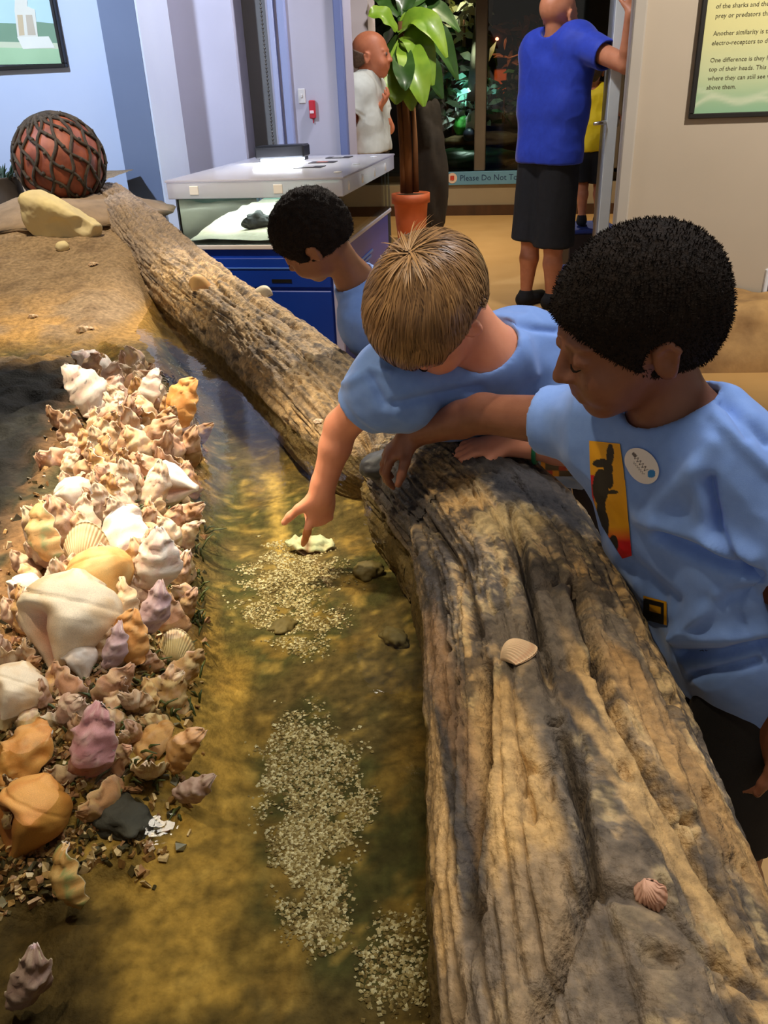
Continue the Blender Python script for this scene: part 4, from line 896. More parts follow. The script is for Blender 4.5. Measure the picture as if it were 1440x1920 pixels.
def print_col(x, y):
    for e in ((1146, 852, 7, 20), (1130, 868, 17, 8), (1142, 880, 9, 14), (1128, 912, 15, 34), (1146, 900, 6, 16), (1150, 922, 11, 4), (1129, 960, 9, 30), (1136, 985, 8, 26), (1152, 1020, 9, 18)):
        if el(x, y, *e): return BK
    if y > 985 + (1170 - x) * .15: return RD * min(1, (y - 985) / 30.) + YL * max(0, 1 - (y - 985) / 30.)
    if x < 1116 and 890 < y < 950: return RD
    return YL
def lerp_poly(p, t): p = np.asarray(p, float); k = t * (len(p) - 1); i = min(int(k), len(p) - 2); return p[i] + (p[i + 1] - p[i]) * (k - i)
Lp = [(1106, 826), (1108, 880), (1112, 930), (1130, 985), (1168, 1046)]; Rp = [(1164, 832), (1171, 880), (1176, 930), (1181, 985), (1186, 1040)]
gr_ = [[tuple(lerp_poly(Lp, s_) * (1 - t) + lerp_poly(Rp, s_) * t) for t in np.linspace(0, 1, 44)] for s_ in np.linspace(0, 1, 130)]
decal('shirt_print', gr_, print_col, BVS, PR['shirt'], PR['base'], M_PRINT)
def frame_col(x, y):
    u_ = (x - 1212) / 40.; v_ = (y - 1118 - u_ * 10) / 36.
    return YL * .75 if (u_ > .88 or v_ < .10 or (.35 < v_ < .68 and .2 < u_ < .7)) else BK
gr_ = [[(1208 + 44 * t, 1116 + 12 * t + 44 * s_) for t in np.linspace(0, 1, 30)] for s_ in np.linspace(0, 1, 30)]
decal('shirt_print', gr_, frame_col, BVS, PR['shirt'], PR['base'], M_PRINT)
def mprint(x, y):
    k_ = int((x - 1010) / 13) + int((y - 838) / 22) * 2; return (BK, RD * .6, YL * .8, BK)[k_ % 4]
gr_ = [[(1014 + 92 * t, 842 + 50 * s_) for t in np.linspace(0, 1, 40)] for s_ in np.linspace(0, 1, 26)]
decal('shirt_print', gr_, mprint, BVM, PM['shirt'], PM['base'], M_PRINT)
ca_, sa_ = math.cos(.86), math.sin(.86)
def stk(x, y):
    dx, dy = x - 1206, y - 873; a_ = dx * ca_ + dy * sa_; b_ = -dx * sa_ + dy * ca_
    if el(x, y, 1224, 887, 8, 8, .4) and abs(dx - 18) < 7 and abs(dy - 14) < 7.5: return BLU
    if -22 < a_ < 12 and abs(b_ - 3 * math.sin(a_ * .9) + 2) < 1.4: return GRY * .45
    if -16 < a_ < 14 and abs(b_ - 7 - 1.5 * math.sin(a_ * 1.3)) < .9: return GRY
    if -30 < a_ < -20 and abs(b_ + 3) < 3: return GRY * .6
    return WH
gr_ = [[(1206 + r_ * (38 * math.cos(t) * ca_ - 27 * math.sin(t) * sa_), 873 + r_ * (38 * math.cos(t) * sa_ + 27 * math.sin(t) * ca_)) for t in np.linspace(0, 2 * math.pi, 90)] for r_ in np.linspace(.01, 1, 34)]
decal('sticker', gr_, stk, BVS, PR['shirt'], PR['base'], mat('sticker_vinyl', 'attr', .03, 30., .35), .0024)
wa, wb_ = JM['elL'], JM['wrL']; bc = wa * .4 + wb_ * .6; bd_ = unit(wb_ - wa); b1 = unit(np.cross(bd_, zz)); b2 = np.cross(bd_, b1)
br = MB().tube([bc + (b1 * math.cos(t) + b2 * math.sin(t)) * .0285 for t in np.linspace(0, 2 * math.pi, 28)], .004, 8, False)
obj('bracelet', mesh('bracelet', np.array(br.v) - PM['base'], br.f), mat('green_rubber', (24, 110, 66), (30, 124, 76), 8., .5), PM['body'])

# ================================================================== GLASS TANK ON THE BLUE CABINET
TU0, TU1, TV0, TV1 = -1.775, -.965, 3.87, 5.12
M_BLUE = mat('blue_laminate', (14, 62, 176), (18, 70, 190), 4., .35)
M_BLUE2 = mat('blue_drawer', (10, 54, 160), (14, 60, 170), 4., .35)
M_ACR = glass('acrylic_rim', (.95, .96, 1.), .08, 1.49, milky=.62, milk=(236, 236, 246))
M_ACR2 = glass('acrylic_lid', (.95, .96, 1.), .06, 1.49, milky=.45, milk=(226, 222, 230))
M_TGL = glass('tank_glass', (.90, .97, .95), .01, 1.45)
tk = empty('glass_tank', RM((TU0 + TU1) / 2, (TV0 + TV1) / 2, 0), 'low glass tank with white acrylic lid on a bright blue cabinet', 'tank')
tb = lambda lo, hi, nm, m, bev=0., par=None, sm=False: child(MB().box(lo, hi, rmf, bev), nm, m, tk) if par is None else None
tb((TU0 + .02, TV0 + .02, 0), (TU1 - .02, TV1 - .02, .70), 'cabinet', M_BLUE)
tb((TU0 + .04, TV0 + .004, .52), (TU1 - .07, TV0 + .022, .66), 'drawer', M_BLUE2, .004)
tb((TU0 + .04, TV0 + .004, .06), (TU1 - .07, TV0 + .022, .505), 'cabinet_door', M_BLUE2, .004)
tb((TU1 - .06, TV0 + .0, .02), (TU1 - .02, TV0 + .022, .69), 'corner_trim', mat('lilac_trim', (168, 170, 214), (176, 178, 220), 4., .4), .004)
us_, zs_ = atv(528, 527, TV0); tb((us_ - .05, TV0 + .0005, zs_ - .008), (us_ + .05, TV0 + .006, zs_ + .008), 'finger_slot', M_BLACK)
us_, zs_ = atv(505, 503, TV0); tb((TU0 + .04, TV0 - .001, zs_ - .003), (TU1 - .07, TV0 + .006, zs_ + .003), 'edge_strip', mat('pale_blue_edge', (84, 130, 226), (90, 136, 230), 4., .4))
for k in range(3): tb((TU1 - .021, 4.28 + k * .02, .56 - k * .022), (TU1 - .016, 4.62 - k * .05, .572 - k * .022), 'label_strip', mat('label_pale_blue', (120, 160, 230), (130, 168, 236), 6., .5))
tb((TU0, TV0, .70), (TU1, TV1, .722), 'base_rail', mat('white_rail', (214, 206, 206), (222, 214, 214), 6., .45), .004)
g = .01
for a, b in (((TU0 + .005, TV0 + .005), (TU1 - .005, TV0 + .005 + g)), ((TU0 + .005, TV1 - .005 - g), (TU1 - .005, TV1 - .005)), ((TU0 + .005, TV0 + .016), (TU0 + .005 + g, TV1 - .016)), ((TU1 - .005 - g, TV0 + .016), (TU1 - .005, TV1 - .016))):
    tb((a[0], a[1], .722), (b[0], b[1], .955), 'glass_pane', M_TGL)
for a, b in (((TU0 - .02, TV0 - .02), (TU1 + .02, TV0 + .0)), ((TU1 + .0, TV0 + .0), (TU1 + .02, TV1 + .02)), ((TU0 - .02, TV0 + 0), (TU0, TV1 + .02)), ((TU0, TV1), (TU1, TV1 + .02))):
    tb((a[0], a[1], .935), (b[0], b[1], 1.008), 'lid_rim', M_ACR, .003)
tb((TU0 - .025, TV0 - .025, 1.008), (TU1 + .025, TV1 + .025, 1.018), 'lid', M_ACR2, .003)
M_BOLT = mat('white_cap', (250, 248, 244), (255, 252, 250), 6., .4)
for v_ in (3.95, 4.25, 4.55, 4.85): child(MB().lathe([(.004, 0), (.016, .002), (.016, .006), (.004, .008)], 14, frame=lambda x, y, z, v_=v_: tuple(RM(TU1 + .02 + z, v_ + x, .972 + y * 1.3))), 'bolt', M_BOLT, tk, True)
for v_ in (4.05, 4.45, 4.9): child(MB().lathe([(.004, 0), (.02, .002), (.02, .005), (.004, .007)], 14, frame=lambda x, y, z, v_=v_: tuple(RM(TU1 - .05 + x, v_ + y, 1.018 + z))), 'bolt', M_BOLT, tk, True)
for u_ in (-1.66, -1.25): child(MB().box((u_ - .022, TV0 - .024, .952), (u_ + .022, TV0 - .019, .992), rmf, .002), 'lid_plate', M_BOLT, tk)
child(MB().box((TU0 + .03, TV1 - .05, .73), (TU1 - .03, TV1 - .03, .95), rmf), 'back_panel', mat('sea_green_panel', (112, 146, 140), (146, 172, 160), 5., .6), tk)
child(MB().box((TU1 - .20, 4.08, .73), (TU1 - .02, 4.30, .95), rmf, .005), 'filter_box', mat('black_plastic', (16, 16, 18)), tk)
# sand bed
nu_, nv_ = 40, 56; U_, V_ = np.meshgrid(np.linspace(TU0 + .016, TU1 - .016, nu_), np.linspace(TV0 + .017, TV1 - .017, nv_), indexing='ij')
Z_ = .742 + .045 * sstep(TV0, TV0 + .7, V_) + .05 * (fbm(np.stack([U_ * 5, V_ * 5, 0 * U_], -1), 3, 81) - .5) + .03 * sstep(TU1 - .3, TU1, U_) * sstep(4.4, 4.9, V_)
Pw = U_[..., None] * E1 + V_[..., None] * E2; Pw[..., 2] = Z_
sme = mesh('sand_bed', Pw.reshape(-1, 3) - np.array(tk.location), grid_faces(nu_, nv_)); sb_ = obj('sand_bed', sme, mat('white_sand', (226, 214, 184), (238, 228, 204), 60., .9, bump=.4, bscale=300.), tk)
def rock_mesh(name, radii, seed, amp=.35, fr=2.2, h=None, sharp=False, sub=4):
    import bmesh
    bm = bmesh.new(); bmesh.ops.create_icosphere(bm, subdivisions=sub, radius=1.0)
    v = np.array([x.co[:] for x in bm.verts]); F = [tuple(q.index for q in f.verts) for f in bm.faces]; bm.free()
    n = fbm(v * fr + seed, 4, seed) - .5
    if sharp: n = np.round(n * 7) / 7 * .6 + n * .4
    v = v * (1 + amp * 2 * n)[:, None] * np.asarray(radii); return v, F, n
def rock(name, loc, radii, mt, label, cat='rock', seed=1, amp=.35, fr=2.2, rot=0., group=None, sink=.0, sharp=False, sub=4):
    v, F, n = rock_mesh(name, radii, seed, amp, fr, sharp=sharp, sub=sub); me = mesh(name, v, F); o = obj(name, me, mt); 
    o.location = Vector(loc); o.rotation_euler = (0, 0, rot); return tag(o, label, cat, group)
M_DKROCK = mat('dark_rock', (42, 42, 44), (70, 68, 66), 24., .7, bump=.6)
u_, z_ = atv(480, 437, 4.15); rock('tank_rock', RM(u_ + .02, 4.15, .79), (.085, .06, .045), M_DKROCK, 'lumpy black rock on the white sand inside the glass tank', seed=5, amp=.5)
rock('tank_rock', RM(TU1 - .13, 4.62, .86), (.05, .06, .10), mat('grey_rock', (120, 124, 124), (164, 168, 166), 20., .7, bump=.6), 'grey upright rock inside the tank near its side pane', seed=9, amp=.4)
rock('tank_rock', RM(TU1 - .12, 4.92, .83), (.06, .07, .03), mat('yellow_rock', (206, 184, 120), (224, 204, 150), 20., .8, bump=.6), 'low yellowish rock at the back of the tank', seed=12, amp=.35)
child(MB().tube([RM(TU1 - .12, 4.75, .78), RM(TU1 - .12, 4.75, .95)], .014, 10), 'pipe', mat('tan_pipe', (188, 150, 118), (196, 158, 126), 6., .5), tk, True)
# lamp lying on the lid
uL, _ = atv(481, 290, 4.75); uL2, _ = atv(566, 290, 4.75)
lmp = empty('aquarium_lamp', RM((uL + uL2) / 2, 4.78, 1.018), 'black box lamp with glowing strip lying on the tank lid', 'lamp')
def slant(u, v, z): return rmf(u, v + (u - uL) * .28, z)
child(MB().box((uL, 4.72, 1.035), (uL2, 4.85, 1.10), slant, .008), 'housing', M_BLACK, lmp)
child(MB().box((uL + .03, 4.712, 1.022), (uL2 - .01, 4.76, 1.034), slant), 'light_strip', emit('lamp_glow', (226, 238, 255), 14.), lmp)
for a in (uL + .01, uL2 - .03): child(MB().box((a, 4.76, 1.018), (a + .02, 4.84, 1.036), slant), 'foot', M_BLACK, lmp)
LL = bpy.data.lights.new('lamp', 'AREA'); LL.shape = 'RECTANGLE'; LL.size = .28; LL.size_y = .03; LL.energy = 5; LL.color = (.82, .9, 1)
lo_ = bpy.data.objects.new('lamp_light', LL); COL.objects.link(lo_); lo_.location = RM((uL + uL2) / 2, 4.70, 1.045); lo_.rotation_euler = (R_(-35), 0, -YAW); lo_.parent = lmp; lo_.matrix_parent_inverse = Matrix.Translation(lmp.location).inverted()
# tank inner light under the lid
L2 = bpy.data.lights.new('tank_tube', 'AREA'); L2.shape = 'RECTANGLE'; L2.size = .6; L2.size_y = .8; L2.energy = 9; L2.color = (.9, 1, .96)
l2 = bpy.data.objects.new('tank_tube_light', L2); COL.objects.link(l2); l2.location = RM((TU0 + TU1) / 2, 4.5, .95); l2.rotation_euler = (0, 0, -YAW)
# dark picture cards on the lid
for (px, py, w_, lab, cc) in ((580, 313, .15, 'nearest of three dark picture cards lying on the tank lid', (214, 206, 200)), (606, 304, .14, 'middle one of three dark picture cards on the tank lid, with a red patch', (206, 110, 84)), (636, 295, .14, 'farthest of three dark picture cards lying on the tank lid', (220, 214, 206))):
    q = atz(px, py, 1.02); e_ = empty('picture_card', Vector((q[0], q[1], 1.0185)), lab, 'card', 'picture cards on the tank lid')
    uu, vv = q @ E1, q @ E2
    child(MB().box((uu - w_ / 2, vv - .05, 1.0185), (uu + w_ / 2, vv + .05, 1.0215), rmf, .001), 'card', mat('card_dark', (44, 38, 40), (58, 50, 50), 14., .5), e_)
    child(MB().box((uu - .035, vv - .022, 1.0215), (uu + .025, vv + .022, 1.0222), rmf), 'print', mat('print_%d' % px, cc, cc, 9., .5), e_)

# ================================================================== BACK LEFT BANK: netted ball, slab, pot
cb = aty(112, 302, 4.25); rb = 80 * depth_of(cb) / FPX
gr = drop(cb[0], cb[1], BVT); 
bl = empty('netted_ball', Vector((cb[0], cb[1], cb[2] - rb)), 'big rusty orange ball wrapped in dark rope net on the sand bank', 'ball')
bm_ = MB(); n = 40; prof = [(max(.001, rb * math.sin(t)), -rb * math.cos(t)) for t in np.linspace(0, math.pi, 28)]; bm_.lathe(prof, n, tuple(cb))
child(bm_, 'ball', mat('rusty_buoy', (92, 40, 26), (150, 78, 50), 14., .6, bump=.3), bl, True)
net = MB(); ax_ = unit((-.25, -.15, 1.)); ax1 = unit(np.cross(ax_, (0, 1, 0))); ax2 = np.cross(ax_, ax1)
def onball(th, ph, r): return cb + r * (math.sin(th) * (math.cos(ph) * ax1 + math.sin(ph) * ax2) + math.cos(th) * ax_)
for sgn in (-1, 1):
    for k in range(14):
        pts = []
        for t in np.linspace(.10, 2.75, 26):
            wv = .05 * math.sin(t * 9 + k); pts.append(onball(t, 2 * math.pi * k / 14 + sgn * (t - 1.4) * .62 + wv, rb * 1.012 + .003))
        net.tube(pts, [.0075 if 2 < i < 24 else .010 for i in range(26)], 5)
for k in range(14):
    for j in range(1, 7):
        t = 1.4 + (j - 3.5) * math.pi / 14 / .62; 
        if .15 < t < 2.7:
            p_ = onball(t, 2 * math.pi * k / 14 + (t - 1.4) * .62, rb * 1.015 + .003); net.lathe([(.001, -.010), (.010, -.004), (.010, .004), (.001, .010)], 6, tuple(p_))
for rr in range(5):
    th = .10 + rr * .07; net.tube([onball(th, p, rb * 1.02) for p in np.linspace(0, 2 * math.pi, 20)], .006, 5)
child(net, 'net', mat('dark_rope', (34, 28, 22), (74, 62, 48), 40., .9, bump=.4), bl, True)
if gr is not None and cb[2] - rb > gr[0][2] - .01:    # a sandy mound under the ball
    z0 = gr[0][2] - .05; hgt = cb[2] - rb + .06 - z0
    mv = MB(); mv.lathe([(.52, 0), (.44, hgt * .25), (.34, hgt * .6), (.24, hgt * .9), (.12, hgt), (.01, hgt * .98)], 40, (cb[0] - .02, cb[1] + .02, z0))
    V = np.array(mv.v); V += (fbm(V * 9., 3, 91)[:, None] - .5) * .06
    mo = obj('sand_mound', mesh('sand_mound', V, mv.f), mat('bank_sand', (150, 126, 98), (124, 104, 82), 14., .9, bump=.7)); tag(mo, kind='structure')
def slab():
    c = aty(112, 416, 3.72); s = depth_of(c) / FPX; a1, a2, a3 = ci(.97, -.22, 0), ci(.2, .85, .5), None
    a3 = np.cross(a1, a2); a3 /= np.linalg.norm(a3); a2 = np.cross(a3, a1); A = np.stack([a1, a2, a3], 1)
    Fd = Field(c - .25, c + .25, .006); w = lambda x, y, z: c + A @ np.array([x, y, z])
    Fd.ell(w(0, 0, 0), (74 * s, 44 * s, 34 * s), A, 0); Fd.ell(w(-.06, .06, .01), (50 * s, 24 * s, 26 * s), A, .03); Fd.ell(w(.09, -.02, 0), (50 * s, 30 * s, 26 * s), A, .03)
    Fd.cut(w(0, -.01, .045), A @ np.array([.05, -.35, 1]), .006); Fd.ell(w(.03, -.015, .085), (36 * s, 22 * s, 26 * s), A, .012, 'sub'); Fd.ell(w(.12, .02, .06), (20 * s, 18 * s, 16 * s), A, .01, 'sub'); Fd.cut(w(0, -.078, 0), A @ np.array([.25, -1, .1]), .004); Fd.cut(w(0, .085, 0), A @ np.array([.35, 1, -.1]), .006); Fd.cut(w(.165, 0, 0), A @ np.array([1, -.3, .2]), .006)
    v, F = Fd.get(); v = relax(v, F, 2); n_ = vnormals(v, F); v = v + n_ * (.016 * (fbm(v * 26, 4, 7) - .5))[:, None]
    me = mesh('limestone_slab', v, F); cc = recenter(me); return tag(obj('limestone_slab', me, mat('cream_limestone', (224, 206, 150), (206, 190, 150), 9., .8, bump=.5), None, cc), 'cream hollowed limestone slab in front of the netted ball', 'rock')
slab()
q = hit(118, 468, BVT); rock('pebble', q[0] + np.array([0, 0, .012]) if q else aty(118, 468, 3.7), (.028, .024, .024), mat('cream_limestone', (224, 206, 150)), 'small cream pebble under the hollowed limestone slab', 'pebble', seed=3, amp=.15, sub=3)
cp = aty(2, 385, 4.3); pot_ = MB().lathe([(.10, -.12), (.115, -.05), (.12, .05), (.112, .12), (.118, .13), (.10, .13), (.09, .10)], 28, tuple(cp)); pt = empty('dark_pot', Vector(cp - np.array([0, 0, .12])), 'dark grey pot with green sprigs at the edge of the sand bank', 'pot'); child(pot_, 'pot', mat('dark_ceramic', (58, 52, 50), (74, 68, 66), 8., .5), pt, True)
lf = MB()
for k in range(40):
    a_ = RNG.uniform(0, 6.28); r_ = RNG.uniform(0, .1); b_ = cp + np.array([r_ * math.cos(a_), r_ * math.sin(a_), .10]); t_ = b_ + np.array([math.cos(a_) * .05, math.sin(a_) * .05, RNG.uniform(.04, .10)]); lf.tube([b_, (b_ + t_) / 2 + np.array([0, 0, .01]), t_], [.004, .006, .001], 4)
child(lf, 'sprigs', mat('dark_sprig', (26, 48, 40), (40, 70, 54), 12., .6), pt)
wbx = aty(262, 392, 4.7); build_thing(MB().box(tuple(wbx - np.array([.05, .03, .04])), tuple(wbx + np.array([.05, .03, .02])), None, .006), 'cable_box', mat('white_plastic', (236, 240, 250), (242, 246, 255), 5., .4), 'small white box at the foot of the grey blue pilaster', 'box')

# ================================================================== SHELLS
def shell_mat(name, rough=.5):
    m = mat(name, 'attr', .35, 120., rough, bump=.35, bscale=260.); nt = m.node_tree
    if 'oi' not in nt.nodes:
        b = nt.nodes['Principled BSDF']; src = b.inputs['Base Color'].links[0].from_socket
        oi = nt.nodes.new('ShaderNodeObjectInfo'); oi.name = 'oi'; rp = nt.nodes.new('ShaderNodeValToRGB'); cr = rp.color_ramp
        cr.elements[0].color = (1, .98, .94, 1); cr.elements[1].color = (.96, .86, .70, 1)
        for pos, c in ((.25, (1., .92, .76, 1)), (.5, (1, .95, .92, 1)), (.75, (.88, .78, .66, 1))): e = cr.elements.new(pos); e.color = c
        mx = nt.nodes.new('ShaderNodeMix'); mx.data_type = 'RGBA'; mx.blend_type = 'MULTIPLY'; mx.inputs[0].default_value = 1.
        nt.links.new(oi.outputs['Random'], rp.inputs[0]); nt.links.new(src, mx.inputs[6]); nt.links.new(rp.outputs[0], mx.inputs[7]); nt.links.new(mx.outputs[2], b.inputs['Base Color'])
    return m
M_SHELL = shell_mat('shell_surface'); M_SHELL1 = mat('shell_plain', 'attr', .25, 120., .5, bump=.3, bscale=260.)
def oyster(seed, W=.6, cup=.22, c1=(232, 212, 178), c2=(206, 164, 112), c3=(214, 178, 168), point=.75, thick=.05, curve=.15):
    nu, nv = 25, 15; u = np.linspace(0, 1, nu); v = np.linspace(-1, 1, nv); U, V = np.meshgrid(u, v, indexing='ij')
    w = W * .5 * np.sin(math.pi * np.clip(U ** point * .93 + .05, 0, 1)) ** .7
    nz = fbm(np.stack([U * 3 + seed, V * 1.5, 0 * U], -1), 3, seed) - .5; n2 = fbm(np.stack([U * 9 + seed, V * 5, 0 * U], -1), 3, seed + 5) - .5
    X = V * w * (1 + .6 * nz + .28 * n2) + curve * np.sin(U * 2.2) * (1 if seed % 2 else -1); Y = U + .10 * n2 * np.abs(V)
    Z = cup * (1 - V ** 2) * np.sin(math.pi * U ** .8) + .035 * np.sin(U * 24 + nz * 6) * (.4 + .6 * np.abs(V)) + .07 * n2 * np.abs(V) ** 2 + .07 * nz + .055 * (fbm(np.stack([U * 22 + seed, V * 9, 0 * U], -1), 3, seed + 9, .65) - .5) - .035 * ((U * 5 + nz * 1.5) % 1.)
    th = thick * (1 - .7 * np.abs(V) ** 3) * np.sin(math.pi * np.clip(U * .94 + .03, 0, 1)) ** .5 + .008
    top = np.stack([X, Y, Z], -1).reshape(-1, 3); bot = np.stack([X, Y, Z - th], -1).reshape(-1, 3)
    F = grid_faces(nu, nv); N = nu * nv; F = F + [tuple(N + i for i in f[::-1]) for f in F]
    bd = list(range(nv)) + [i * nv + nv - 1 for i in range(1, nu)] + list(range(N - 2, N - nv - 1, -1)) + [i * nv for i in range(nu - 2, 0, -1)]
    for i in range(len(bd)): a, b = bd[i], bd[(i + 1) % len(bd)]; F.append((a, a + N, b + N, b))
    band = sstep(.4, .6, .5 + .5 * np.sin(U * 17 + nz * 9)); ca = mixc(np.zeros(U.shape + (3,)) + lin(c1), lin(c2), band * .7); ca = mixc(ca, lin(c3), sstep(.0, .25, n2) * .7)
    cb_ = np.zeros(U.shape + (3,)) + lin((236, 222, 206)); cb_ = mixc(cb_, lin(c3), sstep(.0, .3, nz) * .6)
    vv = np.concatenate([top, bot]); vv[:, 1] -= .12
    return vv, F, np.concatenate([ca.reshape(-1, 3), cb_.reshape(-1, 3)])
def whelk(seed, c1=(240, 218, 176), c2=(222, 176, 116), spiny=.12, fat=.36):
    nt_, na = 56, 48; t = np.linspace(0, 1, nt_); a = np.linspace(0, 2 * math.pi, na, endpoint=False); T, Aa = np.meshgrid(t, a, indexing='ij')
    tk_ = np.linspace(0, 1, 201); pk_ = np.interp(tk_, [0, .06, .14, .24, .34, .46, .58, .72, .86, 1.], [.01, fat * .40, fat * .70, fat * .90, fat, fat * 1.02, fat * .90, fat * .58, fat * .30, fat * .12]); pk_ = np.convolve(np.pad(pk_, 12, mode='edge'), np.ones(25) / 25, 'valid'); prof = np.interp(T, tk_, pk_)
    ph = (T * 4.2 - Aa / (2 * math.pi)) % 1.; step = sstep(0, .25, ph) * (1 - .35 * ph)
    r = prof * (1 + .22 * (step - .6) * sstep(.40, .15, T)) * (1 + spiny * np.maximum(0, np.cos(Aa * 9 + seed)) ** 2 * np.exp(-((T - .36) / .07) ** 2) * 2.2)
    ap = np.exp(-((((Aa + .2) % (2 * math.pi)) - .8) / .48) ** 2) * sstep(.34, .46, T) * sstep(1.0, .80, T); lip = np.exp(-((((Aa + .2) % (2 * math.pi)) - 1.75) / .22) ** 2) * sstep(.34, .46, T) * sstep(.98, .80, T)
    r = r * (1 - .5 * ap) * (1 + .16 * lip); nz = fbm(np.stack([np.cos(Aa) * 2, np.sin(Aa) * 2, T * 5 + seed], -1), 3, seed) - .5; r = r * (1 + .12 * nz + .05 * (fbm(np.stack([np.cos(Aa) * 7, np.sin(Aa) * 7, T * 16 + seed], -1), 3, seed + 3) - .5))
    v = np.stack([r * np.cos(Aa), T * 1.0 - .45, r * np.sin(Aa)], -1).reshape(-1, 3); F = grid_faces(nt_, na, True); F.append(tuple(range(na - 1, -1, -1))); F.append(tuple(range((nt_ - 1) * na, nt_ * na)))
    ca = mixc(np.zeros(T.shape + (3,)) + lin(c1), lin(c2), sstep(-.1, .2, nz) * .8); ca = mixc(ca, lin((196, 116, 84)), ap * .75)
    return v, F, ca.reshape(-1, 3)
def cockle(seed, ribs=24, c1=(240, 206, 160), c2=(224, 160, 112), H=.36, rib=.03):
    nr, na = 22, ribs * 5 + 1; r = np.linspace(0, 1, nr); a = np.linspace(-1.15, 1.15, na); Rr, Aa = np.meshgrid(r, a, indexing='ij')
    out = np.cos(Aa * .62) ** .8; rr = Rr ** .8 * out
    X = np.sin(Aa) * rr * .62; Y = np.cos(Aa) * rr * .98 * (1 - .06 * Aa ** 2); rbn = np.abs(np.cos(Aa / 2.3 * ribs * math.pi))
    Z = H * np.sin(math.pi * np.clip(Rr, 0, 1) ** .62 * .97 + .03) ** .9 * (1 - (np.abs(Aa) / 1.2) ** 3 * .9) + rib * (rbn - .5) * sstep(.1, .5, Rr) * (1 - (np.abs(Aa) / 1.3) ** 4)
    top = np.stack([X, Y, Z], -1).reshape(-1, 3); bot = top * np.array([.98, .98, .0]) + np.array([0, .005, -.015]); N = len(top)
    F = grid_faces(nr, na); F = [f[::-1] for f in F] + [tuple(N + i for i in f) for f in F]
    bd = [i for i in range((nr - 1) * na, nr * na)]
    for i in range(len(bd) - 1): F.append((bd[i], bd[i + 1], bd[i + 1] + N, bd[i] + N))
    for s0 in (0, na - 1):
        for i in range(nr - 1): a_, b_ = i * na + s0, (i + 1) * na + s0; F.append((a_, b_, b_ + N, a_ + N))
    ca = mixc(np.zeros(Rr.shape + (3,)) + lin(c1), lin(c2), sstep(.6, .1, rbn) * .6 * sstep(.2, .6, Rr)); ca = mixc(ca, lin((214, 140, 96)), sstep(.78, .86, Rr) * sstep(.95, .88, Rr) * .35)
    v = np.concatenate([top, bot]); v[:, 1] -= .5
    return v, F, np.concatenate([ca.reshape(-1, 3), ca.reshape(-1, 3)])
OY = [mesh('oyster_shell', *(lambda q: (q[0], q[1], True, q[2]))(oyster(k, W=w, cup=c, c1=a, c2=b, curve=cv))) for k, w, c, a, b, cv in
      ((1, .55, .22, (240, 222, 190), (220, 176, 120), .15), (2, .62, .16, (236, 214, 180), (200, 150, 96), .05), (3, .48, .26, (244, 230, 206), (226, 190, 150), .2), (4, .7, .2, (230, 196, 160), (206, 150, 120), .1), (5, .58, .14, (222, 186, 130), (196, 142, 80), .0), (6, .52, .3, (240, 220, 200), (214, 176, 160), .25), (7, .66, .24, (250, 240, 220), (232, 206, 168), .12), (8, .5, .2, (206, 172, 140), (170, 124, 84), .08))]
for me in OY: me.materials.append(M_SHELL)
def place(me, name, p, size, d, n, label, cat, group, mt=None):
    """p position, size in metres, d = long axis of the shell, n = its outer face"""
    d = unit(d); n = np.asarray(n, float); n = unit(n - d * (n @ d)); x = np.cross(d, n)
    M = Matrix(((x[0], d[0], n[0], p[0]), (x[1], d[1], n[1], p[1]), (x[2], d[2], n[2], p[2]), (0, 0, 0, 1))) @ Matrix.Diagonal((size, size, size, 1))
    o = obj(name, me, mt); o.matrix_world = M; return tag(o, label, cat, group)
def cmesh(nm, q, m=None): me = mesh(nm, q[0], q[1], True, q[2]); me.materials.append(m or M_SHELL1); return me
taken = []; NEIGH = []; NEIGHN = ['the largest cream whelk', 'the golden whelk', 'the small white whelk', 'the cream whelk on the flank', 'the arched green oyster', 'the round ribbed cockle', 'the white knobbed whelk', 'the white and pink broken shell', 'the pointed cream shell', 'the white frilled oyster', 'the pinkish lilac oyster', 'the orange lipped oyster', 'the slender lilac oyster', 'the squarish yellow shell', 'the long white shell', 'the white tusk shaped shell', 'the pale flat shell at the tip', 'the leaf shaped shell', 'the purple pink oyster', 'the ruffled orange oyster', 'the deep orange whelk', 'the weathered holed shell', 'the drowned green shell', 'the slanting tan pink shell', 'the greyish pink shell', 'the mauve corner shell', 'the orange tan channel shell', 'the grey tan round opening shell']
def bank_hit(px, py):
    q = hit(px, py, BVT); return q
def named(px, py, spx, kind, me, dr, face, label, up=.35):
    q = bank_hit(px, py + spx * .3)
    if q is None: NEIGH.append((99, 99, '')); return
    p = q[0]; s = spx * depth_of(p) / FPX; cen = p + ci(0, 1, 0) * s * .28 + np.array([0, 0, s * .05])
    NEIGH.append((p[0], p[1], NEIGHN[len(NEIGH)])); taken.append((p[0], p[1], s * .45)); place(me, kind, cen, s, ci(*dr), ci(*face), label, 'shell', None)
WH1 = cmesh('whelk', whelk(1, (252, 236, 206), (240, 206, 156), .012, .44)); WH2 = cmesh('whelk', whelk(2, (240, 200, 130), (226, 164, 84), .015, .46)); WH3 = cmesh('whelk', whelk(3, (250, 240, 226), (236, 214, 190), .05, .40)); WH4 = cmesh('whelk', whelk(4, (232, 170, 90), (214, 140, 66), .01, .40))
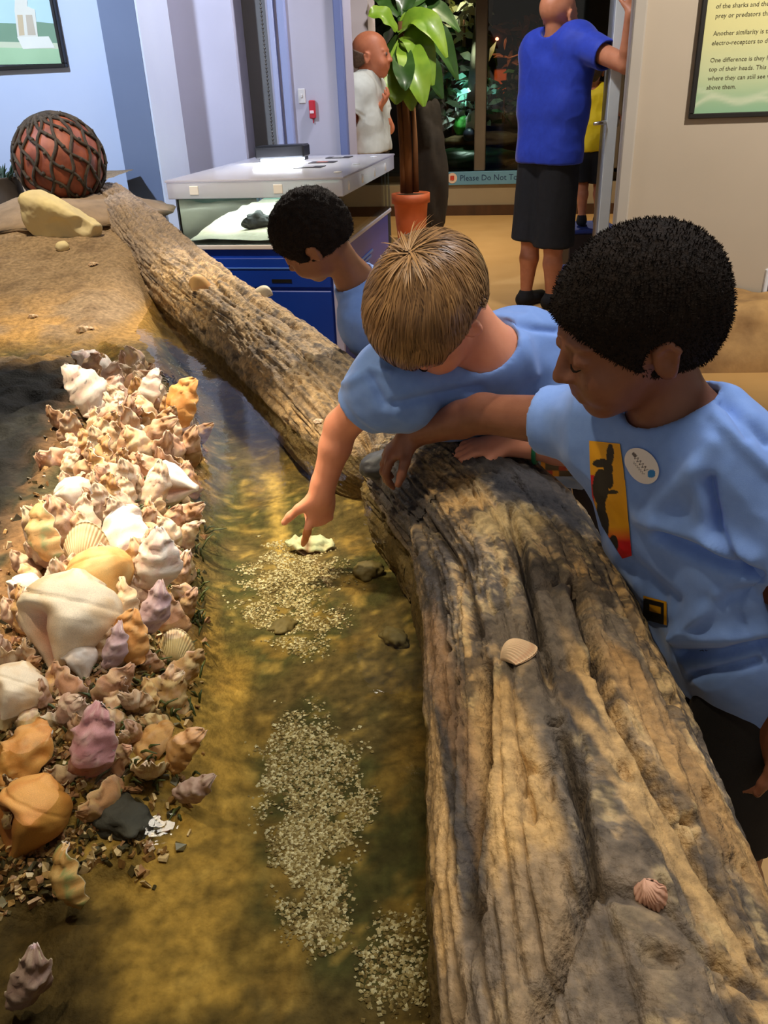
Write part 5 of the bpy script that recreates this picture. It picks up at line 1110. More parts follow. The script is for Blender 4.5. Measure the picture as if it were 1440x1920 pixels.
OYW = cmesh('oyster', oyster(11, .7, .2, (250, 240, 226), (240, 214, 190), (236, 196, 186))); OYG = cmesh('oyster', oyster(12, .6, .3, (232, 190, 130), (214, 160, 96), (120, 160, 110))); OYP = cmesh('oyster', oyster(13, .62, .24, (206, 150, 150), (186, 126, 130), (226, 190, 180))); OYO = cmesh('oyster', oyster(14, .7, .2, (236, 172, 96), (214, 142, 70), (226, 180, 120))); OYL = cmesh('oyster', oyster(15, .5, .2, (206, 176, 178), (186, 150, 150), (220, 196, 190))); OYT = cmesh('oyster', oyster(16, .5, .16, (232, 180, 122), (212, 156, 100), (220, 176, 140)))
COP = cmesh('cockle', cockle(1, 20, (244, 222, 176), (230, 194, 140)))
named(133, 1165, 210, 'whelk_shell', WH1, (-.10, -.95, .2), (.35, .2, .9), 'largest pale cream whelk shell standing high on the shell bank')
named(190, 1085, 135, 'whelk_shell', WH2, (.35, -.8, .3), (-.3, .3, .9), 'golden whelk shell right behind the largest cream whelk')
named(48, 1115, 90, 'whelk_shell', WH3, (-.3, -.9, .2), (.2, .3, .9), 'small white whelk shell on the dark water side of the bank')
named(85, 1165, 95, 'whelk_shell', WH1, (-.5, -.8, .2), (.3, .3, .9), 'cream whelk tucked against the left flank of the largest whelk')
named(100, 1045, 120, 'oyster_shell', OYG, (-.1, .95, .1), (-.5, .2, .8), 'arched tan oyster shell with a green hollow overhanging the dark water')
named(165, 1025, 100, 'cockle_shell', COP, (.1, .9, .3), (.1, .3, .9), 'round pale ribbed cockle shell above the golden whelk')
named(143, 935, 95, 'whelk_shell', WH3, (.5, -.75, .2), (-.2, .3, .9), 'white knobbed whelk shell at the dark water edge, higher up the bank')
named(232, 970, 140, 'oyster_shell', OYW, (.45, -.7, .3), (0, .4, .9), 'bright white and pink broken shell in the middle of the bank')
named(318, 912, 105, 'whelk_shell', WH3, (.9, -.1, .2), (0, .4, .9), 'cream pointed shell with its tip toward the water channel')
named(280, 1095, 125, 'oyster_shell', OYW, (.1, .9, .3), (.1, .2, .9), 'white frilled upright oyster shell with a small brown hole')
named(272, 1180, 110, 'oyster_shell', OYL, (.2, .9, .2), (.2, .2, .9), 'pinkish lilac oyster shell below the white frilled one')
named(250, 1235, 105, 'oyster_shell', OYO, (.2, .95, .1), (.2, .2, .9), 'orange lipped oyster shell beside a lilac shell at mid bank')
named(203, 1245, 95, 'oyster_shell', OYL, (.15, .95, .1), (-.2, .2, .9), 'slender lilac oyster shell leaning on the orange lipped one')
named(332, 1215, 80, 'oyster_shell', COP, (0, .95, .2), (0, .2, .95), 'squarish pale yellow shell at the water channel edge')
named(180, 770, 110, 'oyster_shell', OYW, (-.6, .7, .2), (.2, .4, .9), 'long bright white shell near the far end of the bank')
named(265, 752, 75, 'oyster_shell', OYW, (.35, .93, .1), (-.4, .2, .9), 'white tusk shaped shell standing up at the far end of the bank')
named(205, 705, 85, 'oyster_shell', OYW, (-.8, .4, .3), (.1, .6, .8), 'pale flat shell lying at the farthest tip of the bank')
named(312, 1368, 120, 'oyster_shell', OYT, (-.9, -.35, .2), (.1, .5, .85), 'leaf shaped orange tan oyster shell lying near the waterline')
named(155, 1440, 150, 'oyster_shell', OYP, (.15, .95, .2), (-.1, .2, .95), 'purple pink oyster shell, the largest in the lower bank')
named(80, 1375, 140, 'oyster_shell', OYO, (-.75, -.5, .3), (.1, .6, .8), 'ruffled orange oyster shell above the orange whelk')
named(60, 1530, 170, 'whelk_shell', WH4, (-.3, -.92, .2), (.4, .2, .9), 'deep orange whelk shell in the lower bank close to the purple shell')
named(30, 1300, 130, 'whelk_shell', WH1, (-.2, -.9, .3), (.3, .3, .9), 'weathered cream shell with dark holes at the picture edge of the bank')
named(148, 1690, 125, 'oyster_shell', OYG, (-.15, .97, .1), (-.6, .1, .8), 'curved tan and green shell under water in front of the bank')
named(325, 1440, 110, 'oyster_shell', OYT, (.7, .65, .2), (.1, .4, .9), 'tan pink shell slanting toward the channel below the leaf shaped shell')
named(335, 1490, 95, 'oyster_shell', OYL, (.75, .6, .2), (.1, .4, .9), 'greyish pink shell slanting beside the dark wet patch')
named(35, 1880, 150, 'oyster_shell', OYL, (.2, .9, .3), (.3, .3, .9), 'dull mauve shell in the near corner of the pool')
named(335, 790, 95, 'oyster_shell', OYO, (.5, .8, .2), (.1, .4, .9), 'orange tan shell at the far channel side of the bank')
named(150, 1238, 85, 'whelk_shell', WH3, (.3, -.9, .2), (-.2, .2, .9), 'grey tan shell with a dark round opening under the largest whelk')
# the rest of the bank, packed
from_poly = [(165, 690), (250, 690), (382, 790), (378, 900), (345, 1000), (352, 1100), (388, 1200), (365, 1320), (352, 1500), (300, 1545), (190, 1560), (60, 1600), (0, 1570), (0, 1170), (60, 1090), (84, 1000), (115, 900), (135, 830), (150, 760)]
def inpoly(x, y, poly):
    c = False; j = len(poly) - 1
    for i in range(len(poly)):
        xi, yi = poly[i]; xj, yj = poly[j]
        if (yi > y) != (yj > y) and x < (xj - xi) * (y - yi) / (yj - yi) + xi: c = not c
        j = i
    return c
wpoly = [tuple(atz(x, y, .69)[:2]) for x, y in from_poly]
cnt = 0; tries = 0
while cnt < 230 and tries < 22000:
    tries += 1
    y_ = random.uniform(.66, 2.45) if random.random() < .6 else random.uniform(.62, 1.15); x_ = ridge_x(y_) + random.uniform(-.30, .24)
    if not inpoly(x_, y_, wpoly): continue
    q = drop(x_, y_, BVT)
    if q is None or q[0][2] < .615: continue
    s = random.uniform(.066, .112) * (.72 if y_ < 1.0 else 1.) * (1.12 if y_ > 1.6 else 1.)
    if any((x_ - a) ** 2 + (y_ - b) ** 2 < (.20 * s + r * .55) ** 2 for a, b, r in taken): continue
    taken.append((x_, y_, s * .30)); cnt += 1
    lean = np.array([random.gauss(0, .5), random.gauss(-.1, .5), 1.0 if y_ > .95 else .55]); face = np.array([random.gauss(.1, .7), -1, .3])
    vi = random.randrange(8); nn = min(NEIGH, key=lambda t: (t[0] - x_) ** 2 + (t[1] - y_) ** 2)[2]
    tone = ('cream', 'broad tan', 'narrow white', 'pinkish', 'golden brown', 'deeply cupped', 'wide white', 'dark tan')[vi]
    place(OY[vi], 'oyster_shell', q[0] + np.array([0, 0, -.004]), s, lean, face, 'small %s oyster shell packed beside %s' % (tone, nn), 'shell', 'small oyster shells packed in the bank')

# shells and stone on the logs, shell under the finger
def on_log(px, py, bv, up=0.): q = hit(px, py, bv); return q if q else (atz(px, py, .78), np.array([0, 0, 1.]))
q = on_log(975, 1228, BV1); place(cmesh('cockle', cockle(3, 22, (246, 212, 168), (226, 158, 112), .42, .035)), 'ribbed_shell', q[0] + q[1] * .002, 74 * depth_of(q[0]) / FPX, ci(.95, .28, 0) , q[1], 'peach ribbed cockle shell lying on top of the near log', 'shell', None)
q = on_log(1220, 1680, BV1); cq = cockle(6, 11, (232, 178, 146), (206, 138, 110), .30, .05); cq[0][:] += (fbm(cq[0] * 6, 2, 4)[:, None] - .5) * .10; place(cmesh('cockle', cq), 'worn_shell', q[0] + q[1] * .001, 74 * depth_of(q[0]) / FPX, ci(.3, -.95, 0), q[1], 'worn pink shell stuck flat on the near log close to the viewer', 'shell', None)
q = on_log(376, 538, BV2); place(cmesh('clam', cockle(7, 40, (224, 178, 112), (210, 160, 96), .5, .004)), 'clam_shell', q[0] + q[1] * .002, 46 * depth_of(q[0]) / FPX, ci(.9, -.2, 0), np.array([0, -.3, 1.]), 'smooth tan clam shell on the far log', 'shell', None)
q = on_log(492, 552, BV2); place(cmesh('clam', cockle(8, 30, (244, 230, 196), (236, 216, 176), .4, .006)), 'clam_shell', q[0] + q[1] * .002, 40 * depth_of(q[0]) / FPX, ci(-.9, .1, 0), np.array([0, -.2, 1.]), 'small white shell near the back edge of the far log', 'shell', None)
for px, py, s_, lab in ((168, 497, 20, 'tiny white shell chip on the sand bank below the limestone slab'), (148, 620, 34, 'cream shell fragment on the golden sand at the water edge'), (55, 595, 20, 'tiny pale shell chip on the brown sand slope'), (590, 792, 24, 'small pale shell bit wedged low in the far log')):
    q = hit(px, py, BVT, BV2)
    if q: place(OY[2], 'shell_fragment', q[0] + np.array([0, 0, .003]), s_ * depth_of(q[0]) / FPX, ci(.9, .2, 0), np.array([0, -.2, 1.]), lab, 'shell', None)
o14 = oyster(21, .48, .10, (206, 214, 184), (222, 214, 182), (196, 208, 180), .9, .06, .0); v_ = o14[0]; cc_ = o14[2]; band = np.exp(-((v_[:, 1] - .42) / .05) ** 2); cc_[:] = mixc(cc_, lin((150, 84, 52)), band * .8)
q = hit(617, 1030, BVT); sp = atz(617, 1028, .575) if q is None else q[0] + np.array([0, 0, .014])
place(cmesh('oyster', o14), 'flat_shell', sp, 92 * depth_of(sp) / FPX, ci(-.98, .05, 0), np.array([0, -.25, 1.]), 'pale green flat shell with a brown stripe under the pointing finger', 'shell', None)
q = on_log(705, 885, BV1); rock('dark_stone', q[0] + np.array([.012, 0, .016]), (.045, .032, .026), mat('slate_stone', (40, 42, 46), (62, 64, 68), 20., .55, bump=.3), 'dark slate stone under the right hand of the boy with the sticker', 'stone', seed=8, amp=.16, rot=.5)

# crushed shell gravel on the channel floor
def gravel(polys, n, label, seed, size=(.0011, .0036), pal=((206, 194, 160), (172, 156, 116), (226, 218, 192), (124, 106, 70), (150, 132, 90))):
    V = []; F = []; Cc = []; k = 0
    for poly, frac in polys:
        xs = [p[0] for p in poly]; ys = [p[1] for p in poly]; m = 0; guard = 0
        while m < n * frac and guard < n * 8:
            guard += 1; px = random.uniform(min(xs), max(xs)); py = random.uniform(min(ys), max(ys))
            if not inpoly(px, py, poly): continue
            w_ = atz(px + random.gauss(0, 14), py + random.gauss(0, 14), .55); z = float(terrain(np.array([w_[0]]), np.array([w_[1]]))[0]) if False else None
            V.append((w_[0], w_[1])); m += 1
    W_ = np.array(V); cen_ = W_.mean(0); ext = W_.std(0) * 2.0; edge_ = np.sqrt((((W_ - cen_) / ext) ** 2).sum(1)); keepn = fbm(np.stack([W_[:, 0] * 26, W_[:, 1] * 26, 0 * W_[:, 0]], -1), 4, seed, .65) > .26 + .24 * edge_ + RNG.uniform(-.07, .12, len(W_)); W_ = W_[keepn]
    Z = terrain(W_[:, 0], W_[:, 1]); k = len(W_); s = RNG.uniform(*size, k)
    ang = RNG.uniform(0, 6.28, k); V = np.zeros((k, 6, 3))
    for j in range(4):
        V[:, j, 0] = W_[:, 0] + s * RNG.uniform(.6, 1.2, k) * np.cos(ang + j * 1.57); V[:, j, 1] = W_[:, 1] + s * RNG.uniform(.5, 1.1, k) * np.sin(ang + j * 1.57); V[:, j, 2] = Z + s * RNG.uniform(0, .5, k)
    V[:, 4] = np.stack([W_[:, 0], W_[:, 1], Z + s * .9], 1); V[:, 5] = np.stack([W_[:, 0], W_[:, 1], Z - s * .3], 1)
    F = []
    for i in range(k):
        o = 6 * i
        for j in range(4): F.append((o + j, o + (j + 1) % 4, o + 4)); F.append((o + (j + 1) % 4, o + j, o + 5))
    pl_ = np.stack([lin(c) for c in pal]); ca = np.repeat(pl_[RNG.integers(0, len(pal), k)] * RNG.uniform(.8, 1.1, (k, 1)), 6, 0)
    o = obj('shell_gravel', mesh('shell_gravel', V.reshape(-1, 3), F, False, ca), mat('gravel_bits', 'attr', .1, 40., .6)); return tag(o, label, 'gravel', kind='stuff')
gravel([([(480, 1000), (600, 1010), (655, 1090), (640, 1180), (560, 1225), (520, 1190), (440, 1165), (455, 1080)], 1.)], 9000, 'pale crushed shell gravel under the pointing hand', 71)
gravel([([(500, 1330), (640, 1310), (700, 1480), (690, 1560), (640, 1620), (640, 1770), (560, 1800), (510, 1640), (480, 1440)], 1.)], 11000, 'long patch of crushed shell gravel in the nearer channel', 72)
gravel([([(690, 1720), (800, 1700), (800, 1900), (700, 1900), (660, 1800)], 1.)], 1100, 'sparse shell gravel on dark mud beside the near log', 73)
gravel([([(320, 690), (420, 690), (430, 760), (350, 770)], 1.)], 700, 'thin shell gravel at the far bend of the channel', 74)
# submerged rocks along the channel
M_SUB = mat('algae_rock', (112, 96, 56), (74, 66, 40), 12., .7, bump=.7)
for px, py, r_, lab, sd in ((690, 1075, (.026, .03, .018), 'dark round rock under water beside the near log', 2), (530, 1178, (.026, .02, .012), 'dark low rock at the edge of the gravel patch', 4), (740, 1200, (.02, .03, .018), 'yellowish rock under water at the log foot', 7), (225, 1530, (.05, .03, .016), 'black wet rock at the lower edge of the shell bank', 15)):
    q = hit(px, py, BVT)
    if q: rock('pool_rock', q[0] + np.array([0, 0, .002]), r_, M_DKROCK if 'black' in lab else M_SUB, lab, seed=sd, amp=.4, rot=sd)
# strands of green weed between the shells
wd = MB()
for k in range(520):
    y_ = random.choice([random.uniform(.72, 1.15), random.uniform(1.1, 1.5)]); x_ = ridge_x(y_) + random.uniform(.0, .17); q = drop(x_, y_, BVT)
    if q is None: continue
    p = q[0]; d = np.array([random.gauss(0, .012), random.gauss(0, .012), random.uniform(.004, .014)]); wd.tube([p - np.array([0, 0, .003]), p + d * .6 + np.array([0, 0, .004]), p + d * 1.2], [.0016, .0022, .0008], 4)
wo_ = wd.build('pond_weed', mat('pond_weed', (52, 66, 34), (86, 94, 50), 40., .5), None, True); tag(wo_, 'dark green weed growing between the shells of the bank', 'weed', kind='stuff')

# broken shell rubble packed between the bigger shells and down the wet foot of the bank
def rubble(n, label, seed):
    rg = np.random.default_rng(seed); y = np.where(rg.random(n) < .55, rg.uniform(.60, 1.05, n), rg.uniform(.95, 2.4, n)); x = np.array([ridge_x(v_) for v_ in y]) + rg.normal(0, .085, n) + np.where(y < .9, -.02, 0); z = terrain(x, y)
    k = (z > .585) & (z < .74) & (x - ridge_x(y) > -.19) & (x - ridge_x(y) < .19); x, y, z = x[k], y[k], z[k]; n = len(x); s_ = rg.uniform(.0025, .0075, n); V = np.zeros((n, 8, 3)); q = rg.normal(0, 1, (n, 3)); q /= np.linalg.norm(q, axis=1)[:, None]; r_ = np.cross(q, rg.normal(0, 1, (n, 3))); r_ /= np.linalg.norm(r_, axis=1)[:, None]; t_ = np.cross(q, r_); c = np.stack([x, y, z + s_ * .3], 1)
    for j, (a, b, d_) in enumerate([(a, b, d_) for d_ in (-1, 1) for a, b in ((-1, -1), (1, -1), (1, 1), (-1, 1))]):
        V[:, j] = c + r_ * (a * s_ * rg.uniform(.5, 1.2, n))[:, None] + t_ * (b * s_ * rg.uniform(.4, .9, n))[:, None] + q * (d_ * s_ * rg.uniform(.15, .4, n))[:, None]
    F = []
    for i in range(n):
        o = 8 * i; F += [(o, o + 3, o + 2, o + 1), (o + 4, o + 5, o + 6, o + 7)] + [(o + j, o + (j + 1) % 4, o + 4 + (j + 1) % 4, o + 4 + j) for j in range(4)]
    pal = np.stack([lin(c_) for c_ in ((196, 156, 104), (150, 112, 70), (214, 186, 146), (96, 84, 54), (170, 128, 100), (66, 60, 42))]); ca = np.repeat(pal[rg.integers(0, 6, n)], 8, 0)
    o = obj('shell_rubble', mesh('shell_rubble', V.reshape(-1, 3), F, False, ca), mat('rubble_bits', 'attr', .3, 200., .35)); tag(o, label, 'rubble', kind='stuff')
rubble(5200, 'brown broken shell rubble filling the gaps of the bank', 5)

# ================================================================== WALL GRAPHICS AND SMALL FITTINGS
def text_mesh(body, size, align='LEFT'):
    cu = bpy.data.curves.new('t', 'FONT'); cu.body = body; cu.size = size; cu.align_x = align; cu.resolution_u = 2; cu.extrude = .0004
    o = bpy.data.objects.new('t', cu); COL.objects.link(o); dg = bpy.context.evaluated_depsgraph_get(); me = bpy.data.meshes.new_from_object(o.evaluated_get(dg)); bpy.data.objects.remove(o); me.name = 'lettering'; return me
def wall_text(body, px, py, v, size, mt, parent, off=.0):
    me = text_mesh(body, size); u, z = atv(px, py, v); n = len(me.vertices); a = np.empty(n * 3); me.vertices.foreach_get('co', a); a = a.reshape(-1, 3)
    w = np.stack([E1 * (u + x) + E2 * (v - off - zz_) + np.array([0, 0, z + y]) for x, y, zz_ in a]) - np.array(parent.location)
    me.vertices.foreach_set('co', w.ravel()); me.update(); me.materials.clear(); return obj('lettering', me, mt, parent)
# information board on the right wall
v_ = VR - .002; ul, zb = atv(1300, 213, v_); ur = ul + 1.1; zt = zb + .85
bd = empty('information_board', RM((ul + ur) / 2, v_, zb), 'pale green information board with dark frame on the beige wall', 'sign')
fw = .024
for lo_, hi_ in (((ul - fw, v_ - .03, zb - fw), (ur + fw, v_, zb)), ((ul - fw, v_ - .03, zt), (ur + fw, v_, zt + fw)), ((ul - fw, v_ - .03, zb), (ul, v_, zt)), ((ur, v_ - .03, zb), (ur + fw, v_, zt))):
    child(MB().box(lo_, hi_, rmf, .004), 'frame', mat('frame_black', (26, 22, 20), (34, 30, 26), 6., .4), bd)
nu_, nv_ = 60, 70; U_, Z_ = np.meshgrid(np.linspace(ul, ur, nu_), np.linspace(zb, zt, nv_), indexing='ij')
hgt = (Z_ - zb); ca = mixc(mixc(np.zeros(U_.shape + (3,)) + lin((150, 190, 150)), lin((206, 214, 164)), sstep(.0, .22, hgt)), lin((222, 216, 150)), sstep(.18, .40, hgt))
wv = np.abs(hgt - .035 - .03 * np.sin((U_ - ul) * 9) - .02 * np.sin((U_ - ul) * 23)); ca = mixc(ca, lin((214, 222, 190)), np.exp(-(wv / .012) ** 2) * .8); wv = np.abs(hgt - .085 - .025 * np.sin((U_ - ul) * 13 + 2)); ca = mixc(ca, lin((206, 218, 184)), np.exp(-(wv / .010) ** 2) * .7)
Pw = U_[..., None] * E1 + (v_ - .006) * E2; Pw[..., 2] = Z_
obj('printed_panel', mesh('printed_panel', Pw.reshape(-1, 3) - np.array(bd.location), grid_faces(nu_, nv_), True, ca.reshape(-1, 3)), mat('panel_print', 'attr', .05, 4., .5), bd)
M_INK = mat('olive_ink', (84, 78, 46), (92, 86, 52), 6., .6)
for (px, py, tx) in ((1342, 16, 'of the sharks and they may find their'), (1341, 34, 'prey or predators that are near'), (1337, 67, 'Another similarity is they both have'), (1334, 85, 'electro-receptors to detect prey'), (1331, 117, 'One difference is they have eyes on'), (1329, 134, 'top of their heads. This allows'), (1327, 151, 'where they can still see what is'), (1324, 168, 'above them.')):
    wall_text(tx, px, py, v_ - .007, 0.0285, M_INK, bd)
# framed picture of the white tower on the left wall
v_ = VA - .002; ur, zb = atv(121, 119, v_); ul = ur - 1.2; zt = zb + .95
pc = empty('framed_picture', RM((ul + ur) / 2, v_, zb), 'black framed picture of a white tower on a green lawn', 'picture')
fw = .022
for lo_, hi_ in (((ul - fw, v_ - .04, zb - fw), (ur + fw, v_, zb)), ((ul - fw, v_ - .04, zt), (ur + fw, v_, zt + fw)), ((ul - fw, v_ - .04, zb), (ul, v_, zt)), ((ur, v_ - .04, zb), (ur + fw, v_, zt))):
    child(MB().box(lo_, hi_, rmf, .004), 'frame', mat('frame_black', (26, 22, 20)), pc)
def flat(pts, c, k, nm):
    m = MB(); pv = [];
    for px, py in pts:
        u, z = atv(px, py, v_ - .008); pv.append((min(max(u, ul), ur), min(max(z, zb), zt)))
    front = [tuple(RM(u, v_ - .010 - .0006 * k, z)) for u, z in pv]; back = [tuple(RM(u, v_ - .004, z)) for u, z in pv]; n = len(pv)
    m.add(front + back, [tuple(range(n))] + [(i, i + n, (i + 1) % n + n, (i + 1) % n) for i in range(n)]); return child(m, nm, mat('ink_%s' % '_'.join(map(str, c)), c, tuple(min(255, x + 10) for x in c), 4., .5), pc)
flat([(-400, -400), (200, -400), (200, 130), (-400, 130)], (186, 216, 226), 0, 'sky'); flat([(-400, 44), (30, 44), (60, 40), (112, 44), (130, 50), (130, 90), (-400, 86)], (120, 152, 122), 1, 'trees')
flat([(-400, 82), (130, 80), (130, 94), (-400, 96)], (206, 212, 178), 2, 'path'); flat([(-400, 94), (130, 91), (130, 130), (-400, 135)], (168, 202, 156), 3, 'lawn')
flat([(30, -60), (50, -60), (52, 12), (66, 18), (72, 70), (34, 72), (28, 20)], (226, 222, 204), 4, 'tower'); flat([(33, 28), (43, 28), (47, 66), (37, 67)], (206, 184, 146), 5, 'tower_panel'); flat([(49, 28), (61, 28), (68, 66), (53, 66)], (196, 182, 158), 5, 'tower_panel'); flat([(33, 70), (92, 68), (104, 90), (44, 92)], (232, 230, 214), 5, 'steps')
# red alarm pull and switch plate on the mauve wall
u, z = atv(587, 205, VB); al = empty('alarm_pull', RM(u, VB, z), 'small red alarm pull on the mauve wall behind the tank', 'alarm')
child(MB().box((u - .018, VB - .03, z - .05), (u + .018, VB, z + .05), rmf, .005), 'housing', mat('alarm_red', (178, 30, 44), (190, 38, 50), 6., .4), al); child(MB().box((u - .012, VB - .036, z - .022), (u + .012, VB - .028, z - .006), rmf, .002), 'handle', mat('alarm_pale', (226, 190, 190), (232, 196, 196), 6., .4), al)
child(MB().tube([RM(u, VB - .01, z - .05), RM(u, VB - .01, z - .075)], .004, 6), 'wire', mat('alarm_red', (178, 30, 44)), al)
u, z = atv(566, 180, VB); sw = empty('light_switch', RM(u, VB, z), 'pale switch plate on the mauve wall next to the red alarm pull', 'switch')
child(MB().box((u - .022, VB - .008, z - .04), (u + .022, VB, z + .04), rmf, .003), 'plate', mat('switch_plate', (206, 198, 190), (212, 204, 196), 6., .4), sw); child(MB().box((u - .005, VB - .016, z - .008), (u + .005, VB - .006, z + .010), rmf, .001), 'toggle', mat('switch_plate', (206, 198, 190)), sw)
# blue notice rail
us0, zn0 = atv(828, 346, VF - .02); us1, zn1 = atv(968, 319, VF - .02)
nt_ = empty('notice_rail', RM((us0 + us1) / 2, VF - .02, zs0), 'pale blue notice strip with red logo below the exhibit window', 'sign')
child(MB().box((us0, VF - .03, zs0), (us1 + .3, VF, zs1), rmf, .004), 'strip', mat('notice_blue', (96, 146, 176), (104, 154, 184), 5., .5), nt_)
wall_text('Please Do Not Touch', 862, 339, VF - .031, (zs1 - zs0) * .62, mat('notice_ink', (24, 52, 92), (28, 58, 98), 5., .5), nt_)
ulg, zlg = atv(848, 334, VF - .031); child(MB().lathe([(.004, 0), (.055, .001), (.055, .004), (.004, .005)], 20, frame=lambda x, y, z: tuple(RM(ulg + x, VF - .03 - z, zlg + y))), 'logo', mat('logo_cream', (226, 196, 176), (232, 204, 184), 5., .5), nt_); child(MB().box((ulg - .022, VF - .0375, zlg - .022), (ulg + .022, VF - .034, zlg + .026), rmf, .006), 'logo_mark', mat('logo_red', (198, 66, 48), (206, 76, 56), 5., .5), nt_)

# ================================================================== POTTED PLANT
YPL = 7.5
pb = aty(772, 462, YPL); pb[2] = 0; ptop = aty(772, 362, YPL); s_ = depth_of(ptop) / FPX
pl_ = empty('potted_plant', Vector((pb[0], pb[1], 0)), 'tall broad leaved plant with drooping green leaves in a terracotta pot', 'plant')
h_ = ptop[2]; child(MB().lathe([(.10, 0), (.135, h_ * .6), (.145, h_ * .86), (.165, h_ * .86), (.165, h_), (.145, h_), (.14, h_ * .9)], 28, (pb[0], pb[1], 0)), 'pot', mat('terracotta', (168, 78, 40), (186, 92, 50), 8., .6), pl_, True)
child(MB().lathe([(.005, 0), (.142, 0), (.142, -.02), (.005, -.02)], 24, (pb[0], pb[1], h_ * .97)), 'soil', mat('potting_soil', (46, 32, 22), (66, 48, 32), 30., .95, bump=.6), pl_)
M_TRUNK = mat('plant_trunk', (128, 84, 44), (92, 58, 32), 12., .8, bump=.6, stretch=(1, 1, .3))
for a_, b_, r_ in (((766, 362), (752, 40), .042), ((780, 360), (770, 120), .026), ((757, 362), (744, 150), .03)):
    p0, p1 = aty(a_[0], a_[1], YPL), aty(b_[0], b_[1], YPL); child(MB().tube([p0, p0 * .6 + p1 * .4 + np.array([.01, 0, 0]), p1], [r_, r_ * .85, r_ * .6], 10), 'trunk', M_TRUNK, pl_, True)
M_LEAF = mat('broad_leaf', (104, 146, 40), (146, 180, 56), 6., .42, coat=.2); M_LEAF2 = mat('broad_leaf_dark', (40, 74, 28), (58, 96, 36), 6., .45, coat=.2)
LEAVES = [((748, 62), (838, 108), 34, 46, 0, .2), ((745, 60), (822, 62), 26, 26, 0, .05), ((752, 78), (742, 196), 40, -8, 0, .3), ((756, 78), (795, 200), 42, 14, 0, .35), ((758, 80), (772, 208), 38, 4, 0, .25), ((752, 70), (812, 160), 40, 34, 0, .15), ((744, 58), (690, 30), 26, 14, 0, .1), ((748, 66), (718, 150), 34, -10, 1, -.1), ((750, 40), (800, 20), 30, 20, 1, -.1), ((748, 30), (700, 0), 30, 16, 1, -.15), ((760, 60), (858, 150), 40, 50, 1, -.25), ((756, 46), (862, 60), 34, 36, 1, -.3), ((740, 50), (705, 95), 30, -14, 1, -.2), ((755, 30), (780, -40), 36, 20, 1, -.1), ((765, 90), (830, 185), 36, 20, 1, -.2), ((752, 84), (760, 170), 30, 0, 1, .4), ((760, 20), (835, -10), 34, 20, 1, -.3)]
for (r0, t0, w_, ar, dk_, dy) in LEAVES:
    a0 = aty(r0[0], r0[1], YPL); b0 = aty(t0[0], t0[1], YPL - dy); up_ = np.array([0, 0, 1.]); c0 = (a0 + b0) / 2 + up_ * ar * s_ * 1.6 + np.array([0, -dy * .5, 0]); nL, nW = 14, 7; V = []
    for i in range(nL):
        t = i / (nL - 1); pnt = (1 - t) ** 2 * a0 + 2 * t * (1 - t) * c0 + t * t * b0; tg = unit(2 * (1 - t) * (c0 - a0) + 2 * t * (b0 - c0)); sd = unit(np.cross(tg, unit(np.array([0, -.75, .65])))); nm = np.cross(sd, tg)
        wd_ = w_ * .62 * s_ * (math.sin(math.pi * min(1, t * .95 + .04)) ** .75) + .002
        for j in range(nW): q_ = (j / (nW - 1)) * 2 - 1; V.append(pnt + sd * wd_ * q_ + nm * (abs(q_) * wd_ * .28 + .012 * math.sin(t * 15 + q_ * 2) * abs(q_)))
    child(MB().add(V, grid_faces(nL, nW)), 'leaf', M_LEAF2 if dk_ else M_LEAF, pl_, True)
rock('dark_boulder', aty(806, 330, 8.3), (.17, .2, .62), mat('pillar_rock', (26, 21, 17), (38, 31, 24), 8., .9, bump=.8), 'tall dark rock pillar standing beside the potted plant', seed=22, amp=.25)

# ================================================================== STEP, STOOL, SHOE IN THE DOORWAY
zk = at_y(1105, 424, YK)[2]; kc = at_y(1108, 424, YK)
stp = empty('step_box', Vector((kc[0], kc[1] + .05, 0)), 'dark brown step with a blue top under the child in yellow', 'step')
child(MB().box((kc[0] - .19, kc[1] - .16, 0), (kc[0] + .17, kc[1] + .26, zk - .03), None, .006), 'body', mat('step_brown', (48, 36, 28), (58, 44, 34), 8., .7), stp); child(MB().box((kc[0] - .20, kc[1] - .17, zk - .03), (kc[0] + .18, kc[1] + .27, zk), None, .008), 'tread', mat('step_blue', (40, 58, 130), (48, 66, 140), 10., .7), stp)
q_ = atz(1070, 545, 0.); sto = empty('blue_stool', Vector((q_[0] + .05, q_[1], 0)), 'small dark blue stool on the floor behind the boy with the sticker', 'stool')
zt = aty(1070, 503, q_[1])[2]; child(MB().box((q_[0] - .06, q_[1] - .1, zt - .04), (q_[0] + .22, q_[1] + .16, zt), None, .01), 'seat', mat('stool_blue', (30, 50, 124), (36, 58, 134), 8., .6), sto)
for a_ in (-.045, .18):
    for b_ in (-.08, .13): child(MB().tube([(q_[0] + a_, q_[1] + b_, zt - .035), (q_[0] + a_ * 1.05, q_[1] + b_ * 1.05, 0)], .014, 8), 'leg', M_BLACK, sto, True)
q_ = atz(1062, 474, 0.); sh = empty('sandal', Vector((q_[0], q_[1], 0)), 'brown sandal on the tan floor behind the legs of the man in blue', 'shoe')
Fd = Field(q_ - np.array([.2, .2, .05]), q_ + np.array([.2, .2, .15]), .006); Fd.cone(q_ + np.array([-.07, 0, .012]), q_ + np.array([.09, .01, .012]), .034, .042, .01); Fd.cut((0, 0, .022), (0, 0, 1)); Fd.cut((0, 0, .001), (0, 0, -1)); v, F = Fd.get(); obj('sole', mesh('sole', v - np.array(sh.location), F), mat('sandal_sole', (60, 34, 26), (72, 42, 32), 20., .7), sh)
for o_ in (-.03, .035): child(MB().tube([q_ + np.array([o_, .04 * math.cos(t) , .022 + .034 * math.sin(t)]) for t in np.linspace(0, math.pi, 9)], .008, 6), 'strap', mat('sandal_strap', (196, 130, 110), (206, 140, 120), 20., .6), sh, True)
